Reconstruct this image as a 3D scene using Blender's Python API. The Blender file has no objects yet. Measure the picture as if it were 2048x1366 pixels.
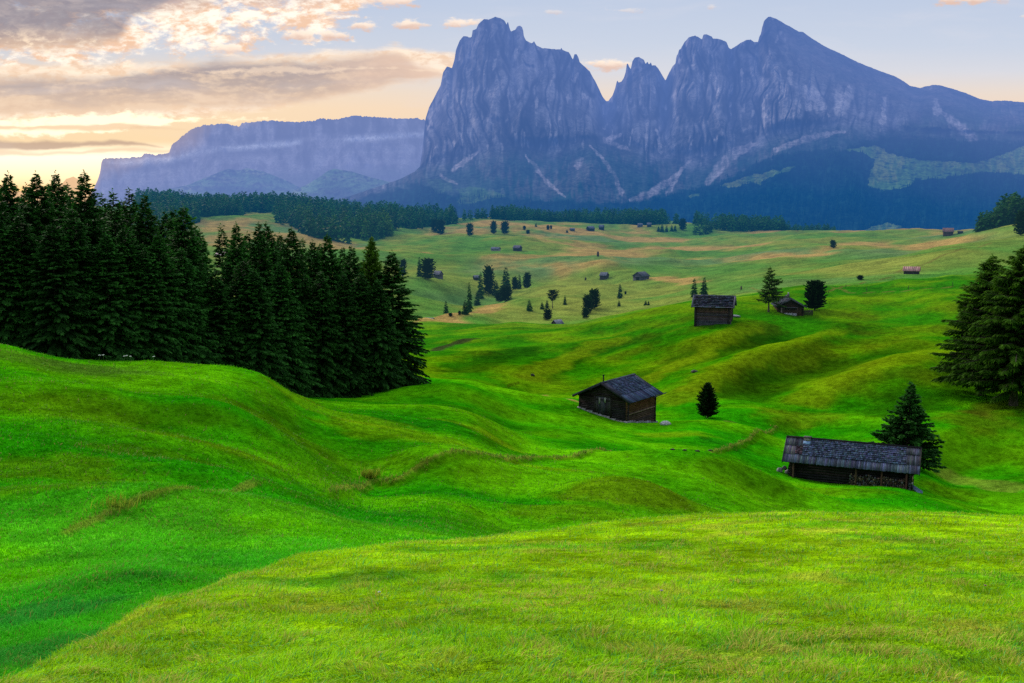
import bpy, bmesh, math, random
import numpy as np
from mathutils import Vector, Matrix

S = bpy.context.scene
C = S.collection
S.render.engine = 'CYCLES'
S.view_settings.view_transform = 'Standard'
S.view_settings.look = 'None'
S.view_settings.exposure = 0
S.view_settings.gamma = 1
S.cycles.max_bounces = 5
S.cycles.diffuse_bounces = 3
S.cycles.glossy_bounces = 2
S.cycles.transmission_bounces = 3
S.cycles.transparent_max_bounces = 6
S.cycles.use_denoising = False
S.cycles.sample_clamp_indirect = 2.0
S.cycles.sample_clamp_direct = 3.0

# ---------------------------------------------------------------- camera model
FPX, CX, CY, HOR = 2000.0, 1024.0, 683.0, 415.0
TH = math.atan((CY - HOR) / FPX)
CT, ST = math.cos(TH), math.sin(TH)

def ray(x, y):
    """direction of the photo's pixel: (sideways, up) per metre of forward distance"""
    u = (np.asarray(x, float) - CX) / FPX
    v = (CY - np.asarray(y, float)) / FPX
    k = CT + v * ST
    return u / k, (-ST + v * CT) / k

def pt(x, y, D):
    a, s = ray(x, y)
    return Vector((float(a) * D, D, float(s) * D))

cam_data = bpy.data.cameras.new('camera')
cam = bpy.data.objects.new('camera', cam_data)
C.objects.link(cam)
cam_data.sensor_width = 36.0
cam_data.lens = 36.0 * FPX / 2048.0
cam_data.clip_start = 0.1
cam_data.clip_end = 80000
cam.location = (0, 0, 0)
cam.rotation_euler = (math.pi / 2 - TH, 0, 0)
S.camera = cam

# ---------------------------------------------------------------- numpy noise
def _hash(ix, iy, seed):
    h = (ix * 374761393 + iy * 668265263 + seed * 974634777) & 0xFFFFFFFF
    h = ((h ^ (h >> 13)) * 1274126177) & 0xFFFFFFFF
    h = ((h ^ (h >> 16)) * 2246822519) & 0xFFFFFFFF
    return h ^ (h >> 15)

def perlin(x, y, seed=0):
    x = np.asarray(x, float); y = np.asarray(y, float)
    xf = np.floor(x); yf = np.floor(y)
    ix = xf.astype(np.int64); iy = yf.astype(np.int64)
    fx = x - xf; fy = y - yf
    ux = fx * fx * fx * (fx * (fx * 6 - 15) + 10)
    uy = fy * fy * fy * (fy * (fy * 6 - 15) + 10)
    def g(dx, dy):
        ang = _hash(ix + dx, iy + dy, seed).astype(float) * (2 * math.pi / 4294967296.0)
        return np.cos(ang) * (fx - dx) + np.sin(ang) * (fy - dy)
    n0 = g(0, 0) * (1 - ux) + g(1, 0) * ux
    n1 = g(0, 1) * (1 - ux) + g(1, 1) * ux
    return (n0 * (1 - uy) + n1 * uy) * 1.5

def fbm(x, y, octv=4, seed=0, gain=0.5):
    t = 0; a = 1.0; n = 0
    for i in range(octv):
        t = t + a * perlin(x * 2 ** i + 17.3 * i, y * 2 ** i - 9.1 * i, seed + i)
        n += a; a *= gain
    return t / n

def ridged(x, y, octv=4, seed=0, gain=0.5):
    t = 0; a = 1.0; n = 0
    for i in range(octv):
        t = t + a * (1 - np.abs(perlin(x * 2 ** i + 31.7 * i, y * 2 ** i + 5.3 * i, seed + i)) * 1.6)
        n += a; a *= gain
    return t / n

def sstep(a, b, x):
    t = np.clip((np.asarray(x, float) - a) / (b - a), 0, 1)
    return t * t * (3 - 2 * t)

def lerp(a, b, t):
    return a + (b - a) * t

def mixc(c1, c2, f):
    f = np.asarray(f)[..., None]
    return np.asarray(c1) * (1 - f) + np.asarray(c2) * f

def in_poly(px, py, poly):
    px = np.asarray(px, float); py = np.asarray(py, float)
    r = np.zeros(px.shape, bool)
    n = len(poly)
    for i in range(n):
        x1, y1 = poly[i]; x2, y2 = poly[(i + 1) % n]
        if y1 == y2:
            continue
        c = ((y1 > py) != (y2 > py)) & (px < (x2 - x1) * (py - y1) / (y2 - y1) + x1)
        r ^= c
    return r

# ---------------------------------------------------------------- mesh helpers
def np_mesh(name, verts, faces, tint=None, smooth=False, fmat=None):
    """verts (n,3); faces (m,3|4) or list of such arrays"""
    me = bpy.data.meshes.new(name)
    verts = np.asarray(verts, np.float32)
    if not isinstance(faces, (list, tuple)):
        faces = [faces]
    faces = [np.asarray(f, np.int32) for f in faces if len(f)]
    loops = np.concatenate([f.ravel() for f in faces])
    counts = np.concatenate([np.full(len(f), f.shape[1], np.int32) for f in faces])
    starts = np.concatenate([[0], np.cumsum(counts)[:-1]]).astype(np.int32)
    me.vertices.add(len(verts)); me.vertices.foreach_set('co', verts.ravel())
    me.loops.add(len(loops)); me.loops.foreach_set('vertex_index', loops)
    me.polygons.add(len(counts))
    me.polygons.foreach_set('loop_start', starts)
    me.polygons.foreach_set('loop_total', counts)
    if fmat is not None:
        me.polygons.foreach_set('material_index', np.asarray(fmat, np.int32))
    me.update(calc_edges=True)
    if smooth:
        me.polygons.foreach_set('use_smooth', np.ones(len(counts), bool))
    if tint is not None:
        at = me.attributes.new('tint', 'FLOAT_COLOR', 'POINT')
        col = np.ones((len(verts), 4), np.float32)
        col[:, :3] = tint
        at.data.foreach_set('color', col.ravel())
    me.validate()
    return me

def link(name, me, mats, parent=None, loc=None, rotz=None):
    if not isinstance(mats, (list, tuple)):
        mats = [mats]
    if len(me.materials) == 0:
        for m in mats:
            me.materials.append(m)
    o = bpy.data.objects.new(name, me)
    C.objects.link(o)
    if parent is not None:
        o.parent = parent
    if loc is not None:
        o.location = loc
    if rotz is not None:
        o.rotation_euler = (0, 0, rotz)
    return o

def tag(o, label=None, cat=None, group=None, kind=None):
    if label: o['label'] = label
    if cat: o['category'] = cat
    if group: o['group'] = group
    if kind: o['kind'] = kind
    return o

def thing(name, loc, rotz, label, cat, group=None, scale=None):
    e = bpy.data.objects.new(name, None)
    e.empty_display_size = 0.3
    C.objects.link(e)
    e.location = loc
    e.rotation_euler = (0, 0, rotz)
    if scale is not None:
        e.scale = scale if isinstance(scale, (tuple, list)) else (scale,) * 3
    return tag(e, label, cat, group)

class MB:
    """collects boxes, tubes and prisms into one mesh, with an optional colour per piece"""
    def __init__(self):
        self.v = []; self.f4 = []; self.f3 = []; self.c = []; self.n = 0
    def add(self, v, f4=(), f3=(), c=(1, 1, 1)):
        v = np.asarray(v, float)
        self.v.append(v)
        for f in f4: self.f4.append([i + self.n for i in f])
        for f in f3: self.f3.append([i + self.n for i in f])
        c = np.asarray(c, float)
        self.c.append(np.tile(c, (len(v), 1)) if c.ndim == 1 else c)
        self.n += len(v)
    def hexa(self, v8, c=(1, 1, 1)):
        self.add(v8, [(0, 3, 2, 1), (4, 5, 6, 7), (0, 1, 5, 4), (1, 2, 6, 5), (2, 3, 7, 6), (3, 0, 4, 7)], c=c)
    def box(self, x0, x1, y0, y1, z0, z1, c=(1, 1, 1)):
        self.hexa([(x0, y0, z0), (x1, y0, z0), (x1, y1, z0), (x0, y1, z0),
                   (x0, y0, z1), (x1, y0, z1), (x1, y1, z1), (x0, y1, z1)], c)
    def bar(self, p, q, w, h, up=(0, 0, 1), c=(1, 1, 1), w2=None, h2=None):
        p = Vector(p); q = Vector(q)
        d = (q - p).normalized(); u = Vector(up)
        s = d.cross(u)
        if s.length < 1e-5: s = d.cross(Vector((1, 0, 0)))
        s.normalize(); u = s.cross(d).normalized()
        w2 = w if w2 is None else w2; h2 = h if h2 is None else h2
        def ring(o, a, b):
            return [o - s * a / 2 - u * b / 2, o + s * a / 2 - u * b / 2, o + s * a / 2 + u * b / 2, o - s * a / 2 + u * b / 2]
        self.hexa([tuple(t) for t in ring(p, w, h) + ring(q, w2, h2)], c)
    def tube(self, pts, radii, k=8, c=(1, 1, 1), cap=True, squash=1.0):
        pts = [Vector(p) for p in pts]
        n0 = []
        vs = []
        for i, p in enumerate(pts):
            d = (pts[min(i + 1, len(pts) - 1)] - pts[max(i - 1, 0)]).normalized()
            s = d.cross(Vector((0, 0, 1)))
            if s.length < 1e-3: s = d.cross(Vector((0, 1, 0)))
            s.normalize(); u = s.cross(d)
            for j in range(k):
                an = 2 * math.pi * j / k
                vs.append(tuple(p + (s * math.cos(an) + u * math.sin(an) * squash) * radii[i]))
        f4 = []
        for i in range(len(pts) - 1):
            for j in range(k):
                a = i * k + j; b = i * k + (j + 1) % k
                f4.append((a, b, b + k, a + k))
        f3 = []
        if cap:
            vs.append(tuple(pts[0])); vs.append(tuple(pts[-1]))
            m = len(vs)
            for j in range(k):
                f3.append((m - 2, (j + 1) % k, j))
                e = (len(pts) - 1) * k
                f3.append((m - 1, e + j, e + (j + 1) % k))
        self.add(vs, f4, f3, c)
    def mesh(self, name, smooth=False):
        fs = []
        if self.f4: fs.append(np.array(self.f4))
        if self.f3: fs.append(np.array(self.f3))
        return np_mesh(name, np.concatenate(self.v), fs, np.concatenate(self.c), smooth)
    def build(self, name, mat, parent=None, smooth=False):
        return link(name, self.mesh(name, smooth), mat, parent)

# ---------------------------------------------------------------- shader helpers
class NT:
    def __init__(self, tree):
        self.t = tree; self.n = tree.nodes; self.l = tree.links
    def new(self, typ, **kw):
        nd = self.n.new(typ)
        for k, v in kw.items(): setattr(nd, k, v)
        return nd
    def put(self, sock, v):
        if isinstance(v, bpy.types.NodeSocket): self.l.new(v, sock)
        elif isinstance(v, (tuple, list)) and len(v) == 3 and len(sock.default_value) == 4: sock.default_value = (*v, 1)
        else: sock.default_value = v
    def math(self, op, a, b=None, c=None, clamp=False):
        nd = self.new('ShaderNodeMath', operation=op, use_clamp=clamp)
        self.put(nd.inputs[0], a)
        if b is not None: self.put(nd.inputs[1], b)
        if c is not None: self.put(nd.inputs[2], c)
        return nd.outputs[0]
    def add(self, a, b): return self.math('ADD', a, b)
    def sub(self, a, b): return self.math('SUBTRACT', a, b)
    def mul(self, a, b): return self.math('MULTIPLY', a, b)
    def div(self, a, b): return self.math('DIVIDE', a, b)
    def mix(self, f, a, b, blend='MIX'):
        nd = self.new('ShaderNodeMix', data_type='RGBA', blend_type=blend)
        self.put(nd.inputs[0], f); self.put(nd.inputs[6], a); self.put(nd.inputs[7], b)
        return nd.outputs[2]
    def step(self, x, a, b, lo=0.0, hi=1.0):
        nd = self.new('ShaderNodeMapRange', interpolation_type='SMOOTHSTEP')
        self.put(nd.inputs[0], x); nd.inputs[1].default_value = a; nd.inputs[2].default_value = b
        nd.inputs[3].default_value = lo; nd.inputs[4].default_value = hi
        return nd.outputs[0]
    def noise(self, vec, scale, detail=4.0, rough=0.5, dist=0.0, dim='3D'):
        nd = self.new('ShaderNodeTexNoise', noise_dimensions=dim)
        if vec is not None: self.l.new(vec, nd.inputs['Vector'])
        nd.inputs['Scale'].default_value = scale; nd.inputs['Detail'].default_value = detail
        nd.inputs['Roughness'].default_value = rough; nd.inputs['Distortion'].default_value = dist
        return nd.outputs['Fac']
    def ramp(self, x, stops, interp='LINEAR'):
        nd = self.new('ShaderNodeValToRGB')
        self.put(nd.inputs[0], x)
        cr = nd.color_ramp; cr.interpolation = interp
        while len(cr.elements) < len(stops): cr.elements.new(0.5)
        for e, (p, c) in zip(cr.elements, stops):
            e.position = p; e.color = (*c, 1)
        return nd.outputs[0]
    def xyz(self, v):
        nd = self.new('ShaderNodeSeparateXYZ'); self.l.new(v, nd.inputs[0]); return nd.outputs
    def vec(self, x, y, z):
        nd = self.new('ShaderNodeCombineXYZ')
        for i, q in enumerate((x, y, z)): self.put(nd.inputs[i], q)
        return nd.outputs[0]

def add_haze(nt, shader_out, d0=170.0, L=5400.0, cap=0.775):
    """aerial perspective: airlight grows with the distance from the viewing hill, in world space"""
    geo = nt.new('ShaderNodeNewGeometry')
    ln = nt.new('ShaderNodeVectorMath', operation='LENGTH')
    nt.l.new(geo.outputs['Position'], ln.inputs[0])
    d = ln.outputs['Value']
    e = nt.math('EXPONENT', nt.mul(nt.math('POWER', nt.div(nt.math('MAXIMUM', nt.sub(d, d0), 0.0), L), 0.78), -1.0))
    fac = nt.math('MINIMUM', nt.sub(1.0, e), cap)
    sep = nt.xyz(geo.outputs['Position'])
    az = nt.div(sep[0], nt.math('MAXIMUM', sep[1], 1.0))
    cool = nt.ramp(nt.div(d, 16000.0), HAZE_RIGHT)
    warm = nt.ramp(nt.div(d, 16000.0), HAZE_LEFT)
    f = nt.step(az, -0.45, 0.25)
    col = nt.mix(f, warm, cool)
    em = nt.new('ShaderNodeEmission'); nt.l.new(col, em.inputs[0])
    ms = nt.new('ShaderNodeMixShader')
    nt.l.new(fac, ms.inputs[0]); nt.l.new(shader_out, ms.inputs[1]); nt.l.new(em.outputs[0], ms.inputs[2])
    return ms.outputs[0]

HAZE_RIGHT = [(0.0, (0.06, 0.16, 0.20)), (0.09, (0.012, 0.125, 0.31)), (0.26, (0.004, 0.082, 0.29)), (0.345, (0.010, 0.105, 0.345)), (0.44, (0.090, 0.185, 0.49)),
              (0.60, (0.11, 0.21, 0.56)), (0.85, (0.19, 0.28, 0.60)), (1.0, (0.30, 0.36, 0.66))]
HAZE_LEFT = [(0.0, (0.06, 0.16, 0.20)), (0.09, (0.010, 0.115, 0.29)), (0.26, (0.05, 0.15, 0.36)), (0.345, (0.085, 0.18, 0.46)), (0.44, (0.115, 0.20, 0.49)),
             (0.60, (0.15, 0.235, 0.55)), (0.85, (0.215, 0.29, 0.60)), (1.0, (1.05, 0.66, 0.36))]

def material(name):
    m = bpy.data.materials.new(name); m.use_nodes = True
    nt = NT(m.node_tree); nt.n.clear()
    out = nt.new('ShaderNodeOutputMaterial')
    b = nt.new('ShaderNodeBsdfPrincipled')
    b.inputs['Roughness'].default_value = 0.85
    b.inputs['Specular IOR Level'].default_value = 0.25
    return m, nt, b, out

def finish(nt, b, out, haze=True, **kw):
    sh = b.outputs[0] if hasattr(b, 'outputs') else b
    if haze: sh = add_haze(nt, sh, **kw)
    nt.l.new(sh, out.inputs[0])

def bump(nt, b, height, strength, dist):
    bp = nt.new('ShaderNodeBump')
    bp.inputs['Strength'].default_value = strength; bp.inputs['Distance'].default_value = dist
    nt.l.new(height, bp.inputs['Height']); nt.l.new(bp.outputs[0], b.inputs['Normal'])
# ---------------------------------------------------------------- terrain
# control points: (column, row, distance) seen from the hill where the photograph was taken
EYE = 1.5
CTRL = []
def col(x, *rows):
    for y, D in rows: CTRL.append((x, y, D))

def far_rows(x):
    return [(480, 2600), (452, 6000), (436, 22000)]

L0 = [(1420, 3.2), (1366, 4.5), (1440, 7.5), (1350, 10.5), (1200, 15), (1000, 24), (850, 35), (750, 45), (690, 55), (722, 70), (745, 90), (720, 130),
      (620, 250), (540, 450), (480, 900), (410, 1600)]
col(-900, *[(y, D) for y, D in L0], *far_rows(0))
col(-350, *[(y, D) for y, D in L0], *far_rows(0))
col(0, *L0, *far_rows(0))
col(131, (1302, 5.3), (1375, 8), (1260, 12.5))
col(262, (1232, 6.4), (1305, 9))
col(300, (1366, 4.0), (1290, 5), (1215, 6.8), (1285, 9), (1200, 13.5), (1100, 18), (1000, 25), (900, 34), (800, 45), (722, 58), (757, 74), (770, 95), (745, 130),
    (630, 250), (545, 450), (480, 900), (410, 1600), *far_rows(0))
col(430, (740, 60), (775, 74))
col(472, (1148, 8.5), (1200, 11.5))
col(520, (757, 62), (790, 76))
col(600, (1366, 3.8), (1250, 5.4), (1160, 7.5), (1111, 9.8), (1152, 13.5), (1105, 19), (1050, 24), (1000, 30), (950, 37), (900, 45), (850, 54), (812, 60), (790, 64), (812, 78), (787, 102), (740, 150),
    (640, 260), (545, 450), (492, 850), (440, 1300), (415, 1600), *far_rows(0))
col(740, (970, 46), (812, 66), (820, 80), (788, 103))
col(786, (1085, 11), (1118, 15.5))
col(850, (1366, 3.7), (1200, 6.1), (1120, 8.6), (1082, 11.3), (1112, 17), (1075, 25), (1020, 33), (970, 43), (920, 50), (860, 60), (818, 68), (824, 82), (795, 97), (765, 112), (752, 123), (775, 138), (745, 152), (700, 185), (665, 225), (637, 270),
    (655, 300), (628, 330), (590, 420), (545, 560), (500, 850), (465, 1200), (440, 1450), *far_rows(0))
col(950, (833, 71), (832, 83), (800, 98), (765, 121))
col(1024, (1366, 3.7), (1200, 6.1), (1120, 8.6), (1067, 12.5), (1098, 18), (1088, 26), (1055, 36), (1000, 44), (935, 55), (900, 64), (865, 73), (862, 84), (828, 97), (795, 112), (782, 122), (800, 134), (775, 146), (740, 162), (690, 190), (645, 245),
    (660, 290), (626, 335), (604, 400), (583, 465), (594, 520), (556, 610), (524, 700), (490, 900), (460, 1200), (438, 1500), *far_rows(0))
col(1150, (872, 85), (800, 120), (792, 139), (566, 478), (580, 540), (548, 620))
col(940, (632, 330), (612, 400), (612, 450), (592, 500), (560, 580))
col(1200, (1366, 3.7), (1200, 6.1), (1110, 9), (1046, 13.3), (1088, 24), (1036, 40), (960, 55), (915, 70), (872, 90), (838, 106), (818, 118), (795, 135), (740, 160), (690, 185), (635, 235),
    (650, 290), (615, 350), (590, 420), (563, 490), (572, 560), (540, 620), (520, 750), (490, 1000), (465, 1250), (440, 1550), *far_rows(0))
col(1300, (857, 104), (800, 135), (622, 215))
col(1400, (1366, 3.7), (1200, 6.2), (1100, 9.3), (1029, 14), (1072, 22), (1060, 35), (1018, 50), (980, 58), (940, 70), (900, 85), (860, 100), (842, 110), (820, 121), (740, 148), (690, 165), (645, 178), (602, 220),
    (612, 270), (575, 380), (552, 500), (535, 620), (515, 780), (490, 1000), (470, 1250), (447, 1500), *far_rows(0))
col(1600, (1366, 3.7), (1200, 6.2), (1100, 9.2), (1023, 14.3), (1076, 22), (1062, 40), (1018, 66), (985, 76), (945, 88), (905, 100), (862, 118), (780, 135), (700, 158), (628, 190), (572, 225),
    (585, 270), (560, 330), (530, 480), (500, 700), (480, 950), (461, 1250), (470, 1450), *far_rows(0))
col(1800, (1366, 3.7), (1200, 6.2), (1100, 9.2), (1024, 14.5), (1080, 25), (1060, 45), (1012, 70), (972, 82), (932, 95), (902, 103), (840, 115), (760, 132), (660, 170), (600, 205), (559, 228),
    (566, 262), (545, 300), (525, 400), (500, 560), (480, 800), (464, 1150), (474, 1400), *far_rows(0))
col(1900, (1026, 14.5), (1080, 25), (1060, 45), (1025, 70), (1000, 82), (960, 98), (880, 108), (800, 122), (700, 150), (620, 185), (553, 230), (556, 262), (520, 340), (495, 500), (475, 750), (466, 1000), (474, 1250))
R0 = [(1366, 3.7), (1200, 6.2), (1100, 9.2), (1035, 14.5), (1085, 25), (1065, 45), (1035, 72), (1000, 90), (960, 97), (900, 105), (800, 121), (640, 170), (545, 235),
      (540, 270), (510, 340), (480, 440), (452, 600), (440, 760), (455, 1000), (470, 1300)]
col(2048, *R0, *far_rows(0))
col(2400, *[(y - 10, D) for y, D in R0], *far_rows(0))
col(2950, *[(y - 10, D) for y, D in R0], *far_rows(0))

_cx = np.array([c[0] for c in CTRL], float); _cy = np.array([c[1] for c in CTRL], float); _cd = np.array([c[2] for c in CTRL], float)
_ca, _cs = ray(_cx, _cy)
KA = 4.2
_P = np.stack([_ca * KA, np.log(_cd)], 1)
_V = (_cs * _cd + EYE) / _cd
def _phi(r2): return 0.5 * r2 * np.log(np.maximum(r2, 1e-12))
_n = len(_P)
_A = np.zeros((_n + 3, _n + 3))
_d2 = ((_P[:, None] - _P[None]) ** 2).sum(-1)
_A[:_n, :_n] = _phi(_d2) + np.eye(_n) * 4e-4
_A[:_n, _n:] = np.c_[np.ones(_n), _P]
_A[_n:, :_n] = _A[:_n, _n:].T
_W = np.linalg.solve(_A, np.r_[_V, 0, 0, 0])

def base_height(X, Y):
    a = np.clip(X / Y, -0.95, 0.95); q = np.log(np.clip(Y, 1.0, 40000))
    sh = a.shape; a = a.ravel() * KA; q = q.ravel()
    out = np.empty(a.shape)
    for i in range(0, len(a), 20000):
        aa = a[i:i + 20000]; qq = q[i:i + 20000]
        d2 = (aa[:, None] - _P[None, :, 0]) ** 2 + (qq[:, None] - _P[None, :, 1]) ** 2
        out[i:i + 20000] = _phi(d2) @ _W[:_n] + _W[_n] + _W[_n + 1] * aa + _W[_n + 2] * qq
    return out.reshape(sh) * Y - EYE

# hillocks, spurs and banks: world positions found once from the base surface
def solve_hit(x, y, hf, d0=2.0, d1=2500.0, skip=0.0):
    a, s = ray(x, y)
    D = np.exp(np.linspace(math.log(max(d0, skip)), math.log(d1), 2400))
    h = hf(np.full_like(D, float(a)) * D, D)
    below = (float(s) * D - h) < 0
    if below[0]:
        k = int(np.argmax(~below))
        below[:k] = False
    if not below.any(): return None
    i = int(np.argmax(below))
    return Vector((float(a) * D[i], D[i], float(h[i])))

def seg_dist(X, Y, pts):
    best = np.full(X.shape, 1e9); tt = np.zeros(X.shape); sd = np.zeros(X.shape)
    n = len(pts) - 1
    for i in range(n):
        ax, ay = pts[i][:2]; bx, by = pts[i + 1][:2]
        dx, dy = bx - ax, by - ay; L2 = dx * dx + dy * dy
        t = np.clip(((X - ax) * dx + (Y - ay) * dy) / L2, 0, 1)
        d = np.hypot(X - ax - t * dx, Y - ay - t * dy)
        m = d < best
        best = np.where(m, d, best); tt = np.where(m, (i + t) / n, tt)
        sd = np.where(m, np.sign((X - ax) * dy - (Y - ay) * dx), sd)
    return best, tt, sd

def on_base(x, y, D):
    a, s = ray(x, y); return (float(a) * D, D)

SPURS = [  # crest lines, photo points on the ground; height, width
    ([(1520, 655), (1409, 704), (1336, 741), (1285, 772)], 1.7, 4.0), ([(1690, 660), (1531, 717), (1440, 755), (1365, 795)], 1.5, 4.0),
    ([(1260, 675), (1190, 700), (1104, 741), (1050, 765)], 1.9, 5.0), ([(1900, 700), (1760, 745), (1650, 785), (1590, 820)], 1.3, 6.0),
    ([(1120, 690), (1010, 715), (930, 742)], 1.2, 5.5), ([(2000, 850), (1900, 895), (1840, 930)], 0.8, 4.0), ([(1420, 655), (1300, 690), (1200, 722)], 0.9, 4.0),
]
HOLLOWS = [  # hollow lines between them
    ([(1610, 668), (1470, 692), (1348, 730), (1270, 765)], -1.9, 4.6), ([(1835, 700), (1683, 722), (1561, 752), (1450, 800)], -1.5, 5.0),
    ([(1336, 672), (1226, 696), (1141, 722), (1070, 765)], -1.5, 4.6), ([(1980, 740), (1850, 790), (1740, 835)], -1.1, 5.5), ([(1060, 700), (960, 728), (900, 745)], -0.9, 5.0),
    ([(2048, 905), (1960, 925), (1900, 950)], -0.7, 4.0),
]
MOUNDS = [  # photo point, height, half width across, half depth
    (1262, 1014, 1.3, 4.2, 3.0), (1110, 1035, 0.4, 3.2, 3.0),
    (90, 705, 0.55, 4.5, 5.0), (640, 835, 0.6, 5.5, 3.0), (330, 770, -0.25, 6.0, 3.0),
    (230, 880, 0.55, 4.5, 2.2), (60, 905, 0.35, 3.5, 1.8), (560, 905, 0.75, 4.5, 2.4), (700, 885, 0.55, 4.5, 2.4), (80, 800, 0.45, 5.0, 2.4), (400, 830, 0.5, 5.0, 2.4), (300, 850, -0.4, 4.0, 1.8), (620, 945, -0.35, 4.0, 2.0),
    (370, 965, 0.55, 3.6, 1.9), (860, 930, 0.7, 6.0, 2.6), (480, 1030, 0.34, 3.0, 1.6), (140, 1010, 0.4, 3.2, 1.5), (790, 985, -0.4, 5, 2),
    (120, 1130, -0.08, 2.2, 1.8), (420, 1150, -0.06, 2.0, 1.8), (250, 1150, 0.14, 1.6, 1.2),
    (1560, 1002, 0.6, 6.5, 3.0), (1720, 990, 0.4, 5.0, 2.5), (1900, 985, 0.9, 4.5, 3.4), (2060, 1005, 1.0, 4.0, 3.4), (1985, 985, -0.7, 2.5, 3.0),
    (1450, 960, 0.7, 6.0, 3.0), (1330, 930, 0.6, 6.0, 3.0), (1480, 865, 0.6, 8.0, 3.5), (1200, 960, 0.6, 5.0, 2.6), (1050, 960, 0.5, 5.0, 2.6), (1330, 975, -0.5, 5.0, 2.4),
    (1600, 856, 0.8, 7.0, 2.6), (940, 790, 1.0, 7.0, 4.5), (1070, 803, 0.7, 6.0, 4.0), (1010, 835, -0.5, 7, 3), (870, 825, -0.4, 6, 3),
    (905, 645, 2.4, 14.0, 10.0), (1900, 610, 1.4, 16.0, 12.0), (1660, 650, 0.8, 12, 7), (1200, 660, 1.2, 18, 10), (1880, 780, 1.0, 6, 4), (1950, 660, -0.9, 9, 7), (1760, 640, -0.7, 9, 6), (1500, 620, 0.6, 9, 6),
    (1720, 865, -0.7, 6, 4), (1250, 815, -0.4, 5, 3),
]
BANKS = [  # low terrace edges: step of height h, ground drops on the near side
    ([(650, 985), (740, 968), (800, 963), (952, 942), (1062, 920), (1190, 912), (1250, 909)], 0.20, 0.8),
    ([(120, 1075), (173, 1055), (230, 1038), (293, 1027), (419, 1012), (524, 991)], 0.07, 0.4),
    ([(1400, 912), (1480, 890), (1552, 856)], 0.22, 0.8),
]
def hit_base(x, y):
    p = solve_hit(x, y, base_height); return (p.x, p.y)
def hits(pts): return [hit_base(*p) for p in pts]
SP = [(hits(pts), h, w) for pts, h, w in SPURS]
HO = [(hits(pts), h, w) for pts, h, w in HOLLOWS]
MO = [(*hit_base(x, y), h, rx, ry) for x, y, h, rx, ry in MOUNDS]
BK = [(hits(pts), h, w) for pts, h, w in BANKS]

def height(X, Y):
    X = np.asarray(X, float); Y = np.asarray(Y, float)
    z = base_height(X, Y)
    for pts, h, w in SP:
        d, t, sd = seg_dist(X, Y, pts)
        prof = np.exp(-(d / w) ** 2 * np.where(sd > 0, 0.55, 1.25))
        z = z + h * prof * np.sin(np.pi * np.clip(t, 0.03, 0.97)) ** 0.5
    for pts, h, w in HO:
        d, t, sd = seg_dist(X, Y, pts)
        z = z + h * np.exp(-(d / w) ** 2) * np.sin(np.pi * np.clip(t, 0.03, 0.97)) ** 0.5
    for mx, my, h, rx, ry in MO:
        z = z + h * np.exp(-((X - mx) / rx) ** 2 - ((Y - my) / ry) ** 2)
    for pts, h, w in BK:
        d, t, sd = seg_dist(X, Y, pts)
        fade = np.sin(np.pi * np.clip(t, 0.02, 0.98)) ** 0.4
        z = z + h * fade * np.where(sd < 0, np.exp(-(d / (w * 2.4)) ** 2), -0.4 * np.exp(-(d / w) ** 2) + 1.4 * np.exp(-(d / (0.4 * w)) ** 2))
    n1 = fbm(X / 9.0, Y / 6.5, 3, 3); n2 = fbm(X / 26.0, Y / 20.0, 3, 8); n3 = fbm(X / 110.0, Y / 130.0, 4, 12)
    z = z + n1 * 0.34 * sstep(14, 26, Y) * (1 - sstep(170, 330, Y) * 0.3)
    z = z + n2 * 0.75 * sstep(30, 90, Y)
    z = z + n3 * 8.5 * sstep(240, 480, Y) * (1 - sstep(1700, 2600, Y) * 0.6)
    z = z + fbm(X / 2.3, Y / 1.9, 3, 21) * 0.045 * sstep(2.0, 4, Y) * (1 - sstep(60, 120, Y))
    return z


cols = np.concatenate([-np.geomspace(14, 0.93, 26)[:-1], np.linspace(-0.93, -0.56, 40)[:-1], np.linspace(-0.56, 0.56, 760), np.linspace(0.56, 0.93, 40)[1:], np.geomspace(0.93, 14, 26)[1:]])
rows = np.exp(np.concatenate([np.linspace(math.log(1.0), math.log(4), 26)[:-1], np.linspace(math.log(4), math.log(20), 150)[:-1],
                              np.linspace(math.log(20), math.log(420), 460)[:-1], np.linspace(math.log(420), math.log(2200), 240)[:-1],
                              np.linspace(math.log(2200), math.log(45000), 40)]))
GA, GY = np.meshgrid(cols, rows)
GX = GA * GY
GZ = height(GX, GY)
NR, NC = GX.shape
def grid_faces(nr, nc):
    i = np.arange(nr * nc).reshape(nr, nc)
    return np.stack([i[:-1, :-1].ravel(), i[:-1, 1:].ravel(), i[1:, 1:].ravel(), i[1:, :-1].ravel()], 1)

def grid_sample(G, X, Y):
    """bilinear look-up of a grid quantity at world points"""
    c = np.interp(X / Y, cols, np.arange(NC)); r = np.interp(np.log(Y), np.log(rows), np.arange(NR))
    c0 = np.clip(c.astype(int), 0, NC - 2); r0 = np.clip(r.astype(int), 0, NR - 2)
    fc = c - c0; fr = r - r0
    if G.ndim == 3: fc = fc[..., None]; fr = fr[..., None]
    return (G[r0, c0] * (1 - fc) + G[r0, c0 + 1] * fc) * (1 - fr) + (G[r0 + 1, c0] * (1 - fc) + G[r0 + 1, c0 + 1] * fc) * fr

def gz(X, Y):
    return grid_sample(GZ, np.asarray(X, float), np.asarray(Y, float))

def ground_at(x, y, d0=2.0, d1=2500.0):
    return solve_hit(x, y, gz, d0, d1)

def ground_xy(X, Y):
    return float(gz(np.array([X]), np.array([Y]))[0])

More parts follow.
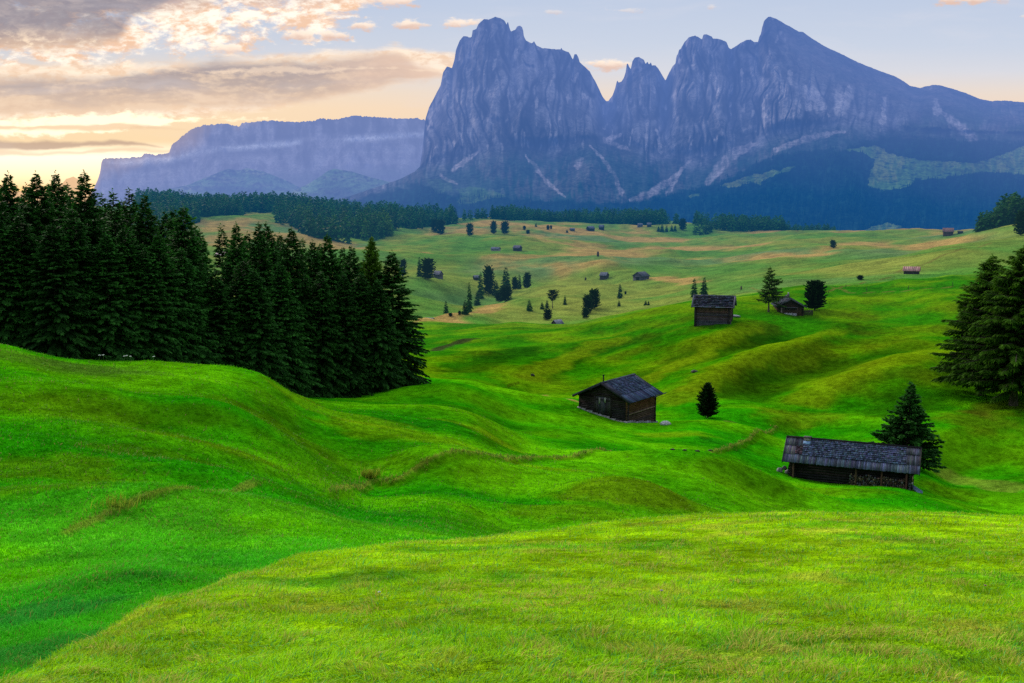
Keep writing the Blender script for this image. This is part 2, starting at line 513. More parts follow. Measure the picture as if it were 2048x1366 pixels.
# slopes
def _grad():
    e = 0.01
    dzr = np.gradient(GZ, axis=0); dyr = np.gradient(GY, axis=0)
    dzc = np.gradient(GZ, axis=1); dxc = np.gradient(GX, axis=1)
    zx = dzc / dxc
    zy = (dzr - zx * np.gradient(GX, axis=0)) / dyr
    return zx, zy
ZX, ZY = _grad()
# curvature-like measure: height against a blurred height
def blur(G, k):
    out = G.copy()
    for ax, kk in ((0, k), (1, k)):
        cs = np.cumsum(np.pad(out, [(kk + 1, kk) if ax == 0 else (0, 0), (kk + 1, kk) if ax == 1 else (0, 0)], mode='edge'), axis=ax)
        n = 2 * kk + 1
        out = (cs[n:] - cs[:-n]) / n if ax == 0 else (cs[:, n:] - cs[:, :-n]) / n
    return out

LUSH = np.array([0.020, 0.250, 0.001]); FRESH = np.array([0.110, 0.400, 0.002]); OLIVE = np.array([0.085, 0.185, 0.002])
DEEP = np.array([0.007, 0.095, 0.004]); STRAW = np.array([0.46, 0.46, 0.04]); FORE = np.array([0.285, 0.540, 0.003])
FARG = np.array([0.090, 0.215, 0.028]); FARY = np.array([0.22, 0.255, 0.040]); TAN = np.array([0.40, 0.25, 0.075]); GREY = np.array([0.15, 0.19, 0.10])
COOL = np.array([0.020, 0.290, 0.012])

def fore_mask(X, Y):
    """1 on the viewing hill in front, 0 beyond its brow"""
    a = X / Y
    ax, _ = ray(np.array([-900., 26, 131, 262, 393, 472, 576, 786, 1024, 1200, 1400, 1600, 2950]), np.full(13, 1100.))
    d = np.array([3.2, 4.7, 5.5, 6.6, 7.7, 8.7, 9.8, 11.3, 13, 13.8, 14.6, 15, 15.2])
    br = np.interp(a, ax, d)
    return 1 - sstep(1.12, 1.45, Y / br)

def ground_colour(X, Y, zx, zy):
    slope = np.hypot(zx, zy)
    toward = np.clip(zy, -1, 1)                 # rises away from the viewer = faces the viewer
    n_a = fbm(X / 14, Y / 11, 4, 41); n_b = fbm(X / 3.1, Y / 2.4, 4, 51); n_c = fbm(X / 45, Y / 40, 4, 61)
    c = mixc(LUSH, FRESH, sstep(-0.35, 0.45, n_a + 0.5 * n_c))
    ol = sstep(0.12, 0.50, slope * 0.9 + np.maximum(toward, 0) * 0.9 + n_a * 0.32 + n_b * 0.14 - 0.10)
    c = mixc(c, OLIVE, ol * 0.45)  # olive turf on steep sides, also deepening their shade by tint
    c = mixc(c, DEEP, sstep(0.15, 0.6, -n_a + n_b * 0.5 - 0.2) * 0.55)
    # cool blue-green hollow at the left foot of the hill
    cool = (1 - sstep(17, 30, Y)) * sstep(-0.2, 0.25, fbm(X / 5, Y / 4, 3, 71) + 0.1)
    c = mixc(c, COOL, cool * 0.5)
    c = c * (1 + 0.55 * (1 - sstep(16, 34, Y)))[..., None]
    # right hillside, a little darker and warmer
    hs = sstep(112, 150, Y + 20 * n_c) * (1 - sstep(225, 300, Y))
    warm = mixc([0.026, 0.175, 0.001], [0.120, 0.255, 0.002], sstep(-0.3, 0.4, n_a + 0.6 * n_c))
    warm = mixc(warm, [0.060, 0.085, 0.003], sstep(0.1, 0.42, slope * 0.7 + np.maximum(toward, 0) + 0.3 * n_a + 0.2 * n_b - 0.08) * 0.6)  # steep viewer-facing slopes darkened, their shade put into the tint
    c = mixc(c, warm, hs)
    # far meadows: pale, streaked with tan
    st = fbm(X / 70, Y / 150, 5, 81); st2 = fbm(X / 160, Y / 260, 4, 91); st3 = fbm(X / 18, Y / 60, 4, 95)
    far = mixc(FARG, FARY, sstep(-0.35, 0.4, st + 0.4 * st3))
    far = mixc(far, GREY, sstep(0.0, 0.5, st2 - 0.25 * st) * 0.6)
    far = mixc(far, TAN, sstep(0.18, 0.5, st2 * 0.8 + st * 0.7 + 0.3 * st3 + 0.25 * sstep(500, 800, Y) - 0.12) * 0.85)
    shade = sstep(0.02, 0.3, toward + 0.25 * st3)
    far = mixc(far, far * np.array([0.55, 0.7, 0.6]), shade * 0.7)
    c = mixc(c, far, sstep(215, 330, Y + 40 * n_c))
    # the viewing hill: yellow green with straw
    fm = fore_mask(X, Y)
    f = mixc(FORE, [0.13, 0.40, 0.006], sstep(0.0, 0.45, fbm(X / 1.6, Y / 1.3, 4, 101)))
    f = f * (1 + 0.45 * np.clip(fbm(X / 0.7, Y / 0.55, 3, 117) + 0.5 * fbm(X / 2.4, Y / 2, 2, 118), -0.8, 0.8))[..., None]
    f = mixc(f, STRAW, sstep(0.12, 0.5, fbm(X / 0.9, Y / 0.8, 4, 111) + 0.35 * fbm(X / 4, Y / 3, 3, 115)) * 0.55)
    c = mixc(c, f, fm)
    return c

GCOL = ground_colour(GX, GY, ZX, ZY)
# patches of other turf: sun-browned hillock tops, darker green hollows
def patch(x, y, rx, ry, colr, amt):
    global GCOL
    px, py = hit_base(x, y)
    q = ((GX - px) / rx) ** 2 + ((GY - py) / ry) ** 2 + 0.9 * fbm(GX / (rx * 0.5), GY / (ry * 0.5), 4, 141)
    GCOL = mixc(GCOL, colr, (1 - sstep(0.25, 1.3, q)) * amt)
BROWN = [0.120, 0.200, 0.003]; GOLD = [0.230, 0.300, 0.004]; DARK = [0.010, 0.130, 0.010]
for x, y, rx, ry, c_, am in ((1262, 1022, 4.0, 2.4, BROWN, .7), (1130, 1040, 3, 2, BROWN, .5), (480, 745, 4.5, 4, [0.20, 0.24, 0.005], .5), (560, 775, 3, 3, [0.20, 0.24, 0.005], .45), (90, 720, 5, 3.0, [0.05, 0.12, 0.010], .6), (200, 735, 4, 2.5, [0.05, 0.095, 0.012], .5),
    (420, 820, 4, 2, GOLD, .4), (150, 830, 5, 1.8, OLIVE, .5), (600, 880, 5, 2, OLIVE, .45), (420, 900, 3, 1.4, BROWN, .5), (100, 950, 3, 1.6, BROWN, .5), (60, 1000, 2.6, 1.4, BROWN, .45), (330, 935, 3, 1.6, OLIVE, .5), (250, 985, 2, 1.2, BROWN, .4), (480, 960, 3, 1.4, OLIVE, .5),
    (220, 1170, 1.2, 0.5, DARK, .35), (330, 1160, 1.0, 0.5, DARK, .35), (120, 1110, 1.0, .5, DARK, .3), (420, 1130, 0.9, .5, DARK, .3), (80, 1230, 1.2, .8, [0.03, 0.26, 0.04], .6), (60, 1310, 1.0, .7, [0.03, 0.28, 0.04], .6), (400, 1060, 2, 1, DARK, .25),
    (1470, 960, 5, 2, BROWN, .4), (1700, 990, 5, 2, OLIVE, .5), (1880, 985, 4, 2, BROWN, .4), (1350, 870, 4, 3, GOLD, .4), (1000, 880, 5, 2.5, GOLD, .4), (800, 880, 5, 2.5, GOLD, .35), (1100, 950, 5, 2, GOLD, .3), (700, 850, 5, 2, GOLD, .3), (1350, 800, 5, 5, [0.17, 0.20, 0.004], .5), (1250, 790, 5, 5, [0.17, 0.20, 0.004], .5), (1600, 850, 6, 4, [0.14, 0.17, 0.004], .5), (1800, 690, 8, 8, [0.10, 0.15, 0.003], .5), (1960, 850, 6, 5, [0.12, 0.12, 0.004], .5)):
    patch(x, y, rx, ry, c_, am)
# worn tracks, dry strips, and hillside shade and light tinted along hollows and crests
def strip(P, w, colr, amt, ragged=0.5, wob=None):
    global GCOL
    d, t, sd = seg_dist(GX, GY, P)
    wob = w * 2 if wob is None else wob
    f = (1 - sstep(w * 0.5, w * 1.3, d + ragged * w * fbm(GX / wob, GY / wob, 3, 131))) * sstep(0, 0.06, t) * (1 - sstep(0.94, 1, t))
    GCOL = mixc(GCOL, colr, f * amt)
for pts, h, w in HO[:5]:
    strip(pts, w * 0.8, [0.010, 0.070, 0.001], 0.72, 1.0)  # shade of the hollows painted into the turf tint
for pts, h, w in SP[:4]:
    strip(pts, w * 0.55, [0.165, 0.250, 0.003], 0.6, 1.0)  # lit look of the spur crests painted into the tint
strip(hits([(862, 704), (900, 692), (945, 678)]), 1.6, [0.035, 0.03, 0.014], 0.85)
strip(hits([(1078, 789), (1110, 799), (1160, 811)]), 1.0, [0.42, 0.27, 0.07], 0.9)
strip(hits([(1300, 845), (1390, 846), (1470, 842)]), 0.8, [0.26, 0.22, 0.04], 0.5)
for pts, h, w in BK:
    strip(pts, 0.14, [0.25, 0.27, 0.03], 0.6, 1.0, 0.8)
strip(hits([(1880, 935), (1960, 960), (2048, 985)]), 2.2, [0.22, 0.22, 0.03], 0.5, 1.0)
strip(hits([(1930, 830), (2000, 818), (2060, 815)]), 2.6, [0.10, 0.075, 0.008], 0.55, 1.0)
for pts, w in (([(850, 645), (905, 641), (965, 640)], 7.0), ([(1445, 525), (1560, 512), (1640, 516)], 14.0), ([(1300, 554), (1400, 557)], 7.0), ([(800, 505), (860, 506)], 15),
               ([(1130, 520), (1250, 500), (1380, 492), (1560, 490)], 34), ([(1700, 482), (1850, 487), (1900, 492)], 22), ([(930, 443), (1040, 450), (1180, 470), (1400, 480)], 40), ([(950, 632), (975, 624), (1005, 605)], 5.0)):
    strip(hits(pts), w, TAN, 0.9, 0.9)
for pts, w in (([(1480, 580), (1700, 585), (1960, 574)], 0.5), ([(1650, 586), (1740, 562), (1785, 556)], 0.5), ([(1790, 545), (1815, 535), (1900, 515), (1990, 495)], 0.9)):
    strip(hits(pts), w, [0.16, 0.14, 0.03], 0.7, 0.4)

# the viewing hill goes on behind the viewer
BY = np.concatenate([-np.geomspace(60, 0.8, 24), np.linspace(-0.5, 0.9, 8)])
bx = np.repeat(GX[:1], len(BY), 0); by = np.repeat(BY[:, None], NC, 1)
bz = np.repeat(GZ[:1], len(BY), 0) + 0.10 * (1 - by) + 0.05 * fbm(bx / 2.3, by / 1.9, 3, 22) * np.minimum(1, (1 - by) / 3)
bc = np.repeat(GCOL[:1], len(BY), 0)
AX = np.concatenate([bx, GX]); AY = np.concatenate([by, GY]); AZ = np.concatenate([bz, GZ]); AC = np.concatenate([bc, GCOL])
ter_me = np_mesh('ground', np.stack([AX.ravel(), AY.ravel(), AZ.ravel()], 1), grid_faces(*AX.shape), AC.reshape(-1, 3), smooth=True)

M = {}
m, nt, b, out = material('meadow_grass')
at = nt.new('ShaderNodeAttribute', attribute_name='tint').outputs['Color']
pos = nt.new('ShaderNodeNewGeometry').outputs['Position']
f1 = nt.noise(pos, 5.0, 5, 0.7); f2 = nt.noise(pos, 1.1, 6, 0.68); f3 = nt.noise(pos, 0.09, 7, 0.66)
v = nt.add(nt.add(nt.mul(f1, 0.6), nt.mul(f2, 1.0)), nt.mul(f3, 0.8))
v = nt.step(v, 0.80, 1.62, 0.34, 1.66)
mm = nt.new('ShaderNodeMix', data_type='RGBA', blend_type='MULTIPLY'); mm.inputs[0].default_value = 1
nt.l.new(at, mm.inputs[6]); cv = nt.vec(v, v, v); nt.l.new(cv, mm.inputs[7])
nt.l.new(mm.outputs[2], b.inputs['Base Color'])
b.inputs['Roughness'].default_value = 1.0; b.inputs['Specular IOR Level'].default_value = 0.0
bump(nt, b, nt.add(nt.mul(f1, 0.35), f2), 0.9, 0.45)
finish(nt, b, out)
M['ground'] = m
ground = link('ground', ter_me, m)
tag(ground, kind='structure')
# ---------------------------------------------------------------- mountains
LANG = [(600, 420), (700, 392), (760, 372), (800, 358), (830, 343), (840, 333), (846, 290), (851, 237), (858, 215), (869, 194), (875, 182), (881, 171), (884, 156), (886, 145), (894, 133), (904, 136), (907, 126), (909, 119), (912, 99), (919, 82), (927, 72), (935, 73), (938, 75), (943.5, 74), (945, 61), (953, 57), (957, 48), (968, 38), (978, 39), (990, 33.5), (1000, 36), (1009, 41), (1013, 49), (1016, 43), (1019, 56), (1022, 63), (1031, 59), (1034, 53), (1039, 51), (1044, 54), (1047, 63), (1047.5, 71), (1052, 81), (1064, 87), (1068, 82), (1073, 91), (1084, 96), (1107, 98), (1121.5, 99), (1122.5, 95.5), (1125, 99.5), (1138, 105), (1143.5, 115), (1146, 119), (1148.5, 109), (1153, 108), (1157, 115), (1159, 124), (1164, 128.5), (1179, 142), (1186, 155), (1192, 165), (1199, 180), (1205.5, 194), (1212, 202), (1217, 202), (1225, 191), (1230, 178), (1233.5, 163), (1235, 161), (1237, 165), (1243, 163), (1248, 155), (1252, 142), (1253, 128.5), (1255.6, 127), (1259, 135), (1261.5, 138), (1265, 122), (1270, 115), (1278, 114), (1288, 120), (1291, 127), (1295, 123.5), (1298, 129), (1302, 124.5), (1304, 131), (1311, 131), (1317.5, 138), (1327, 155), (1331, 161), (1337, 148), (1345.5, 132), (1351, 127), (1353, 112), (1356, 107), (1358, 100), (1362, 97), (1369, 84), (1377, 75), (1390, 71), (1400, 76), (1404, 79), (1406.5, 70), (1413, 68.5), (1423.5, 73), (1426, 76.6), (1443, 79), (1453, 84), (1457.6, 95.6), (1462, 98), (1469, 94), (1483, 85), (1492, 80), (1501, 79), (1508, 84), (1516, 84), (1518.5, 74), (1522, 67), (1524, 56), (1528, 42), (1536, 34), (1541, 33), (1555, 39), (1576, 51), (1597.5, 63), (1606, 64), (1622, 75.5), (1650, 93), (1685, 109), (1717, 125), (1756, 140.5), (1791, 153), (1808, 163), (1819, 171), (1840, 176), (1850.5, 173), (1864.5, 170), (1878.6, 170), (1910, 179), (1931, 186), (1959, 197.5), (1980.5, 202), (2008.6, 201), (2048, 204.5), (2160, 214), (2300, 240), (2500, 300), (2700, 360)]
SELLA = [(150, 440), (180, 395), (189, 373.5), (200, 347), (203, 325), (206.6, 317), (246, 316), (281, 314), (288, 308), (303, 308), (312, 310), (338, 305.5), (344, 290), (365, 272), (382, 259), (404, 251), (448, 247), (479, 253), (483, 246), (538, 241), (589, 244), (628.5, 242), (642, 236), (672, 240), (681, 236.5), (708, 231), (747, 234), (790, 237), (835, 236.5), (850, 240), (1000, 262), (1200, 300), (1330, 400)]
FARPK = [(-300, 400), (-100, 372), (20, 385), (48, 381), (57, 374), (66, 364), (75, 371), (84, 380), (108, 379), (119, 374), (132, 358), (147, 353), (163, 363), (172, 374), (200, 390), (260, 410)]
HILL1 = [(180, 440), (270, 402), (303, 387), (330, 380), (378, 369), (431, 347), (445, 341), (457, 338), (479, 340.6), (494, 336), (527, 343), (571, 360), (602, 376), (640, 388), (740, 410), (800, 430)]
HILL2 = [(480, 430), (560, 398), (602, 374), (615, 369), (642, 352), (655, 342), (668, 337.5), (703, 343), (747, 356), (780, 364), (830, 372), (900, 395), (960, 425)]

def profile(poly, xs):
    p = np.array(poly, float)
    return np.interp(xs, p[:, 0], p[:, 1])

def mountain(name, poly, x0, x1, step, D_base, D_top, ybase, nrow, cliff_y, relief, colour, mat, jag=1.0, recess=None, fsh=0.62):
    xs = np.arange(x0, x1 + step, step)
    top = profile(poly, xs) + jag * (fbm(xs / 9.0, xs * 0, 4, 5) * 2.2 + fbm(xs / 3.0, xs * 0 + 3, 2, 6) * 1.1)
    t = np.linspace(0, 1, nrow) ** 0.85
    T, XS = np.meshgrid(t, xs, indexing='ij')
    TOP = np.broadcast_to(top, T.shape)
    PY = ybase + (np.minimum(TOP, ybase - 2) - ybase) * T
    cy = np.interp(xs, [p[0] for p in cliff_y], [p[1] for p in cliff_y])
    CYF = np.broadcast_to(cy, T.shape)
    # distance: gentle foot below the cliff line, steep wall above it
    g1 = np.clip((ybase - PY) / np.maximum(ybase - CYF, 1), 0, 1)
    g2 = np.clip((CYF - PY) / np.maximum(CYF - TOP, 8), 0, 1)
    D = D_base + (D_top - D_base) * (fsh * g1 + (1 - fsh) * g2)
    a, s = ray(XS, PY)
    U = a * (0.5 * (D_base + D_top)); Z = s * D
    D = D + relief(XS, PY, U, Z, g2) * np.clip(T * 6, 0, 1)
    if recess is not None: D = D + recess(XS, PY)
    X = a * D; Z = s * D
    V = np.stack([X, D, Z], -1)
    back = []
    for k, (dd, zz) in enumerate(((0.03, 0.10), (0.10, 0.5), (0.2, 1.0))):
        r = V[-1].copy(); r[:, 1] += dd * D_top; r[:, 0] *= r[:, 1] / V[-1][:, 1]
        r[:, 2] = V[-1][:, 2] - zz * (V[-1][:, 2] - V[0][:, 2]); back.append(r)
    V = np.concatenate([V, np.array(back)], 0)
    colr = colour(XS, PY, U, Z, g1, g2, D)
    colr = np.concatenate([colr, np.repeat(colr[-1:], 3, 0)], 0)
    me = np_mesh(name, V.reshape(-1, 3), grid_faces(*V.shape[:2]), colr.reshape(-1, 3), smooth=False)
    o = link(name, me, mat)
    tag(o, kind='structure')
    return o, (XS, PY, X, D, Z)

# rock material
m, nt, b, out = material('mountain_rock')
at = nt.new('ShaderNodeAttribute', attribute_name='tint').outputs['Color']
pos = nt.new('ShaderNodeNewGeometry').outputs['Position']
mp = nt.new('ShaderNodeMapping'); nt.l.new(pos, mp.inputs[0]); mp.inputs['Scale'].default_value = (1, 1, 0.35)
f1 = nt.noise(mp.outputs[0], 0.035, 6, 0.75); f2 = nt.noise(mp.outputs[0], 0.004, 4, 0.6)
v = nt.step(nt.add(f1, nt.mul(f2, 0.5)), 0.5, 1.0, 0.35, 1.6)
nt.l.new(nt.mix(1.0, at, nt.vec(v, v, v), 'MULTIPLY'), b.inputs['Base Color'])
b.inputs['Roughness'].default_value = 1; b.inputs['Specular IOR Level'].default_value = 0.0
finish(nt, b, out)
M['rock'] = m

ROCK = np.array([0.25, 0.23, 0.26]); ROCKD = np.array([0.085, 0.08, 0.11]); PALE = np.array([0.62, 0.54, 0.55]); SCREE = np.array([0.66, 0.55, 0.58])
SCRUB = np.array([0.025, 0.075, 0.045]); FOREST = np.array([0.008, 0.028, 0.018]); MEAD = np.array([0.14, 0.27, 0.05]); MEAD2 = np.array([0.27, 0.32, 0.07])

FOREST_TOP = [(560, 420), (700, 400), (760, 385), (840, 368), (900, 392), (960, 380), (1000, 395), (1100, 400), (1200, 404), (1290, 404), (1348, 384), (1411, 370), (1453, 356), (1500, 330), (1559, 308), (1640, 298), (1680, 300), (1730, 280), (1790, 272), (1850, 276), (1920, 280), (2048, 284), (2400, 300)]
MEADOWS = [
    [(1441, 371), (1499, 351), (1594, 332), (1580, 340), (1536, 355), (1520, 369), (1500, 366), (1470, 374)],
    [(1688, 299), (1752, 291), (1788, 309), (1840, 320), (1945, 325), (1985, 316), (2048, 292), (2300, 290), (2300, 352), (2048, 349), (1963, 343), (1910, 352), (1872, 357), (1830, 358), (1822, 372), (1765, 381), (1735, 371), (1738, 345), (1752, 320), (1728, 306)],
    [(1727, 461), (1760, 449), (1778, 446), (1800, 452), (1803, 466), (1730, 470)],
    [(912, 376), (950, 372), (1012, 392), (970, 398), (938, 410), (915, 404), (918, 388)], [(850, 360), (900, 358), (905, 382), (870, 388)],
    [(1380, 392), (1400, 384), (1398, 392), (1384, 397)],
]
SCREES = [  # centre lines with half widths
    ([(1052, 310), (1072, 335), (1092, 362), (1130, 395)], [1.5, 4, 4.5, 2]), ([(1180, 292), (1205, 318), (1230, 352), (1243, 386)], [2, 4, 5, 6]),
    ([(1382, 320), (1352, 350), (1310, 383), (1262, 401)], [2, 5, 10, 5]), ([(1365, 335), (1350, 360), (1335, 388)], [2, 6, 6]),
    ([(1515, 285), (1470, 305), (1440, 335), (1415, 366)], [3, 12, 12, 6]), ([(1690, 262), (1620, 275), (1550, 300)], [3, 8, 5]),
    ([(1880, 222), (1910, 245), (1945, 275)], [4, 9, 12]), ([(960, 302), (930, 322), (905, 340)], [2, 6, 5]), ([(1160, 322), (1155, 332)], [9, 7]),
    ([(1240, 270), (1210, 282), (1260, 300)], [4, 6, 3]), ([(880, 350), (900, 363), (915, 368)], [3, 4, 2]),
]
PALES = [([(1612, 175), (1618, 215)], [6, 9]), ([(1622, 170), (1640, 215)], [9, 13]), ([(1675, 175), (1680, 225)], [7, 12]), ([(1700, 180), (1690, 205)], [10, 14]), ([(1580, 140), (1582, 165)], [5, 6]), ([(1567, 175), (1566, 190)], [8, 6]),
         ([(1315, 262), (1322, 300)], [4, 6]), ([(1770, 195), (1765, 245)], [5, 7]), ([(1870, 200), (1875, 222)], [7, 9]), ([(1386, 115), (1387, 140)], [2, 2]), ([(1112, 285), (1118, 298)], [5, 5]), ([(860, 215), (856, 260)], [3, 3])]

def line_mask(XS, PY, lines, wob=3.0, seed=0):
    f = np.zeros(XS.shape)
    wx = XS + wob * fbm(XS / 14, PY / 14, 3, 200 + seed); wy = PY + wob * fbm(XS / 14, PY / 14, 3, 210 + seed)
    for pts, ws in lines:
        d, t, sd = seg_dist(wx, wy, pts)
        w = np.interp(t, np.linspace(0, 1, len(ws)), ws)
        f = np.maximum(f, 1 - sstep(0.55, 1.15, d / w))
    return f

def forest_mask(XS, PY):
    ft = np.interp(XS, [p[0] for p in FOREST_TOP], [p[1] for p in FOREST_TOP])
    nz = fbm(XS / 22, PY / 12, 4, 151) * 12
    f = sstep(-4, 5, PY - ft + nz)
    md = np.zeros(XS.shape)
    wx = XS + 9 * fbm(XS / 20, PY / 20, 4, 161); wy = PY + 6 * fbm(XS / 16, PY / 10, 4, 171)
    for p, am in zip(MEADOWS, (0.9, 1, 0.9, 0.45, 0.25, 0.6)): md = np.maximum(md, in_poly(wx, wy, p) * am)
    return f, md

def massif_relief(XS, PY, X, Z, g2):
    wx = X + 90 * fbm(X / 400, Z / 500, 3, 300)
    r = ridged(wx / 620, Z / 2600, 3, 310) * 330 + ridged(wx / 210, Z / 900, 4, 320) * 150 + ridged(X / 70, Z / 260, 3, 330) * 46
    led = fbm(X / 900, Z / 90, 3, 340) * 14
    slab = sstep(1525, 1600, XS) * (1 - sstep(0.0, 0.62, (PY - np.interp(XS, [1530, 1700, 1830, 2048], [40, 118, 172, 204])) / 130.0))
    low = ridged(X / 420, Z / 700, 4, 350) * 140 + fbm(X / 100, Z / 90, 4, 360) * 30
    hard = sstep(0.0, 0.15, g2) * (1 - 0.80 * slab)
    ck = np.maximum(1 - sstep(0.0, 0.13, np.abs(perlin(wx / 150, Z / 1000, 441))), 0.6 * (1 - sstep(0.0, 0.16, np.abs(perlin(wx / 64, Z / 420, 442)))))
    r = r - ck * 70 + np.abs(perlin(X / 26, Z / 60, 335)) * 34
    return -(r + led) * hard - low * (1 - hard) + 260

def massif_recess(XS, PY):
    v = np.exp(-((XS - 1216) / 26.0) ** 2) * 620 + np.exp(-((XS - 1331) / 14.0) ** 2) * 380 + np.exp(-((XS - 1459) / 10.0) ** 2) * 150 + np.exp(-((XS - 1270) / 40.0) ** 2) * 350
    return v * (1 - sstep(230, 330, PY))

def massif_colour(XS, PY, X, Z, g1, g2, D):
    wx = X + 90 * fbm(X / 400, Z / 500, 3, 300)
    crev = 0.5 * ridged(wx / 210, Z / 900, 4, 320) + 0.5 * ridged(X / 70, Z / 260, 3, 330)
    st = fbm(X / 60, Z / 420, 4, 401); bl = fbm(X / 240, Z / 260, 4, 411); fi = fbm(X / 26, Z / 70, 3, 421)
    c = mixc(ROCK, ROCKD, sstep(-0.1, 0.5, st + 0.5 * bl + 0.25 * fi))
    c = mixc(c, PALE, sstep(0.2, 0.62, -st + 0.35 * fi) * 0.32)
    c = c * (0.42 + 0.85 * sstep(0.35, 0.80, crev))[..., None]  # crevice shade put into the tint, following the relief
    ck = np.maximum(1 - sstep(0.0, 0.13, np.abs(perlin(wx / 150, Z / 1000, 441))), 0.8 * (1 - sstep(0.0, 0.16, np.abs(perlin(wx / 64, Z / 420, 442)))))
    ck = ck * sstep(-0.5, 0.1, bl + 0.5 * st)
    c = c * (1 - 0.85 * ck)[..., None]  # narrow clefts darkened in the tint the same way
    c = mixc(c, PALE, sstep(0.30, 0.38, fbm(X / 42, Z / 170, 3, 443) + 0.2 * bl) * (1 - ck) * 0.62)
    slab = sstep(1530, 1600, XS) * (1 - sstep(0.0, 1.0, (PY - np.interp(XS, [1530, 1700, 1830, 2048], [70, 150, 190, 220])) / 85.0))
    c = mixc(c, mixc([0.13, 0.13, 0.13], [0.20, 0.17, 0.17], sstep(-0.3, 0.4, fbm(X / 120, Z / 60, 4, 425))), slab * 0.92)
    right = sstep(1700, 1850, XS) * sstep(185, 250, PY)
    c = mixc(c, [0.06, 0.10, 0.07], right * sstep(-0.3, 0.3, bl + 0.4 * fi) * 0.8)
    c = mixc(c, PALE, line_mask(XS, PY, PALES, 8, 1) * sstep(-0.7, 0.2, st + fi) * 0.75)
    cy = np.interp(XS, [p[0] for p in CLIFF], [p[1] for p in CLIFF])
    sc = sstep(-14, 26, PY - cy + 34 * bl + 12 * fi)
    lowc = mixc(SCRUB, [0.16, 0.14, 0.13], sstep(-0.1, 0.35, bl + 0.6 * fi) * 0.7)
    c = mixc(c, lowc, sc * 0.8)
    c = mixc(c, SCREE, line_mask(XS, PY, SCREES, 5, 2) * (0.35 + 0.65 * sstep(-0.3, 0.35, fi + 0.5 * st)) * 0.72)
    f, md = forest_mask(XS, PY)
    c = mixc(c, mixc(FOREST, FOREST * 2.2, sstep(-0.3, 0.5, fi)), f * 0.97)
    mc = mixc(MEAD, MEAD2, sstep(-0.2, 0.4, bl + 0.5 * fi))
    c = mixc(c, mc, md * (0.75 + 0.25 * sstep(-0.3, 0.2, fi)))
    c = mixc(c, FOREST * 2, md * sstep(0.22, 0.4, fbm(X / 55, Z / 16, 3, 431)) * 0.8)
    return c

CLIFF = [(600, 420), (760, 372), (840, 335), (900, 322), (1000, 300), (1100, 300), (1180, 285), (1230, 290), (1320, 315), (1400, 320), (1480, 295), (1560, 270), (1680, 250), (1780, 262), (1900, 268), (2048, 270), (2400, 290), (2700, 380)]
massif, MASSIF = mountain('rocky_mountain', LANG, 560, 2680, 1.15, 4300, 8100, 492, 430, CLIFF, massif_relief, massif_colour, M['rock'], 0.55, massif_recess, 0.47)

def sella_relief(XS, PY, X, Z, g2):
    return -(ridged(X / 700, Z / 1500, 4, 510) * 420 + ridged(X / 200, Z / 500, 3, 520) * 130 + fbm(X / 1500, Z / 90, 3, 530) * 40) + 300
def sella_colour(XS, PY, X, Z, g1, g2, D):
    rel = PY - np.interp(XS, [200, 345, 400, 850], [330, 318, 300, 268])
    st = fbm(X / 150, Z / 500, 4, 541); bl = fbm(X / 500, Z / 220, 4, 551)
    c = mixc([0.34, 0.30, 0.32], [0.02, 0.02, 0.04], sstep(-0.3, 0.4, st + 0.4 * bl))
    crev = 0.6 * ridged(X / 330, Z / 900, 4, 561) + 0.4 * ridged(X / 110, Z / 300, 3, 562)
    c = c * (0.3 + 1.1 * sstep(0.3, 0.85, crev))[..., None]
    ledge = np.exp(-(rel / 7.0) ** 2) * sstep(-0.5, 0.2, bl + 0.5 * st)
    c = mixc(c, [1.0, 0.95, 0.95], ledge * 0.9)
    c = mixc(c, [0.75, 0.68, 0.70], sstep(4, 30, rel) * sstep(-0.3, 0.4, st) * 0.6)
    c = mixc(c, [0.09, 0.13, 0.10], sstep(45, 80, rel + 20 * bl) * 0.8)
    return c
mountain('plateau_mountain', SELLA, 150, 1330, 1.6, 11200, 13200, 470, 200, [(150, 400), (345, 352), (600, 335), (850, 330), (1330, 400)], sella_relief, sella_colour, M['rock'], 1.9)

def smooth_relief(XS, PY, X, Z, g2):
    return -(ridged(X / 500, Z / 300, 4, 610) * 160 + fbm(X / 120, Z / 80, 4, 620) * 40)
def hill_colour(XS, PY, X, Z, g1, g2, D):
    bl = fbm(X / 260, Z / 70, 4, 631); fi = fbm(X / 45, Z / 22, 4, 641)
    c = mixc([0.24, 0.40, 0.16], [0.46, 0.46, 0.26], sstep(-0.2, 0.5, bl + 0.4 * fi))
    crest = profile(HILL1 if XS[0, 0] < 400 else HILL2, XS)
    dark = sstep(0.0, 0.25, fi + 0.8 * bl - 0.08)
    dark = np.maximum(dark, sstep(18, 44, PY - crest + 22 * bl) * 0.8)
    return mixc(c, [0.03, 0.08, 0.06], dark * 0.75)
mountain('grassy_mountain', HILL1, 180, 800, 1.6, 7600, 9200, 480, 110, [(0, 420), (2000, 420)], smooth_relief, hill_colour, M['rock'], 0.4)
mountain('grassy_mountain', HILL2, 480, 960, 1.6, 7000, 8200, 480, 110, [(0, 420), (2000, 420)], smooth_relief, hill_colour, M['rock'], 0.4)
def pk_relief(XS, PY, X, Z, g2): return -ridged(X / 900, Z / 900, 4, 710) * 400
def pk_colour(XS, PY, X, Z, g1, g2, D): return mixc([0.5, 0.32, 0.2], [0.3, 0.2, 0.16], sstep(-0.3, 0.3, fbm(X / 300, Z / 300, 3, 720)))
mountain('distant_mountain', FARPK, -300, 260, 1.6, 17500, 18500, 460, 60, [(0, 420), (2000, 420)], pk_relief, pk_colour, M['rock'], 0.6)
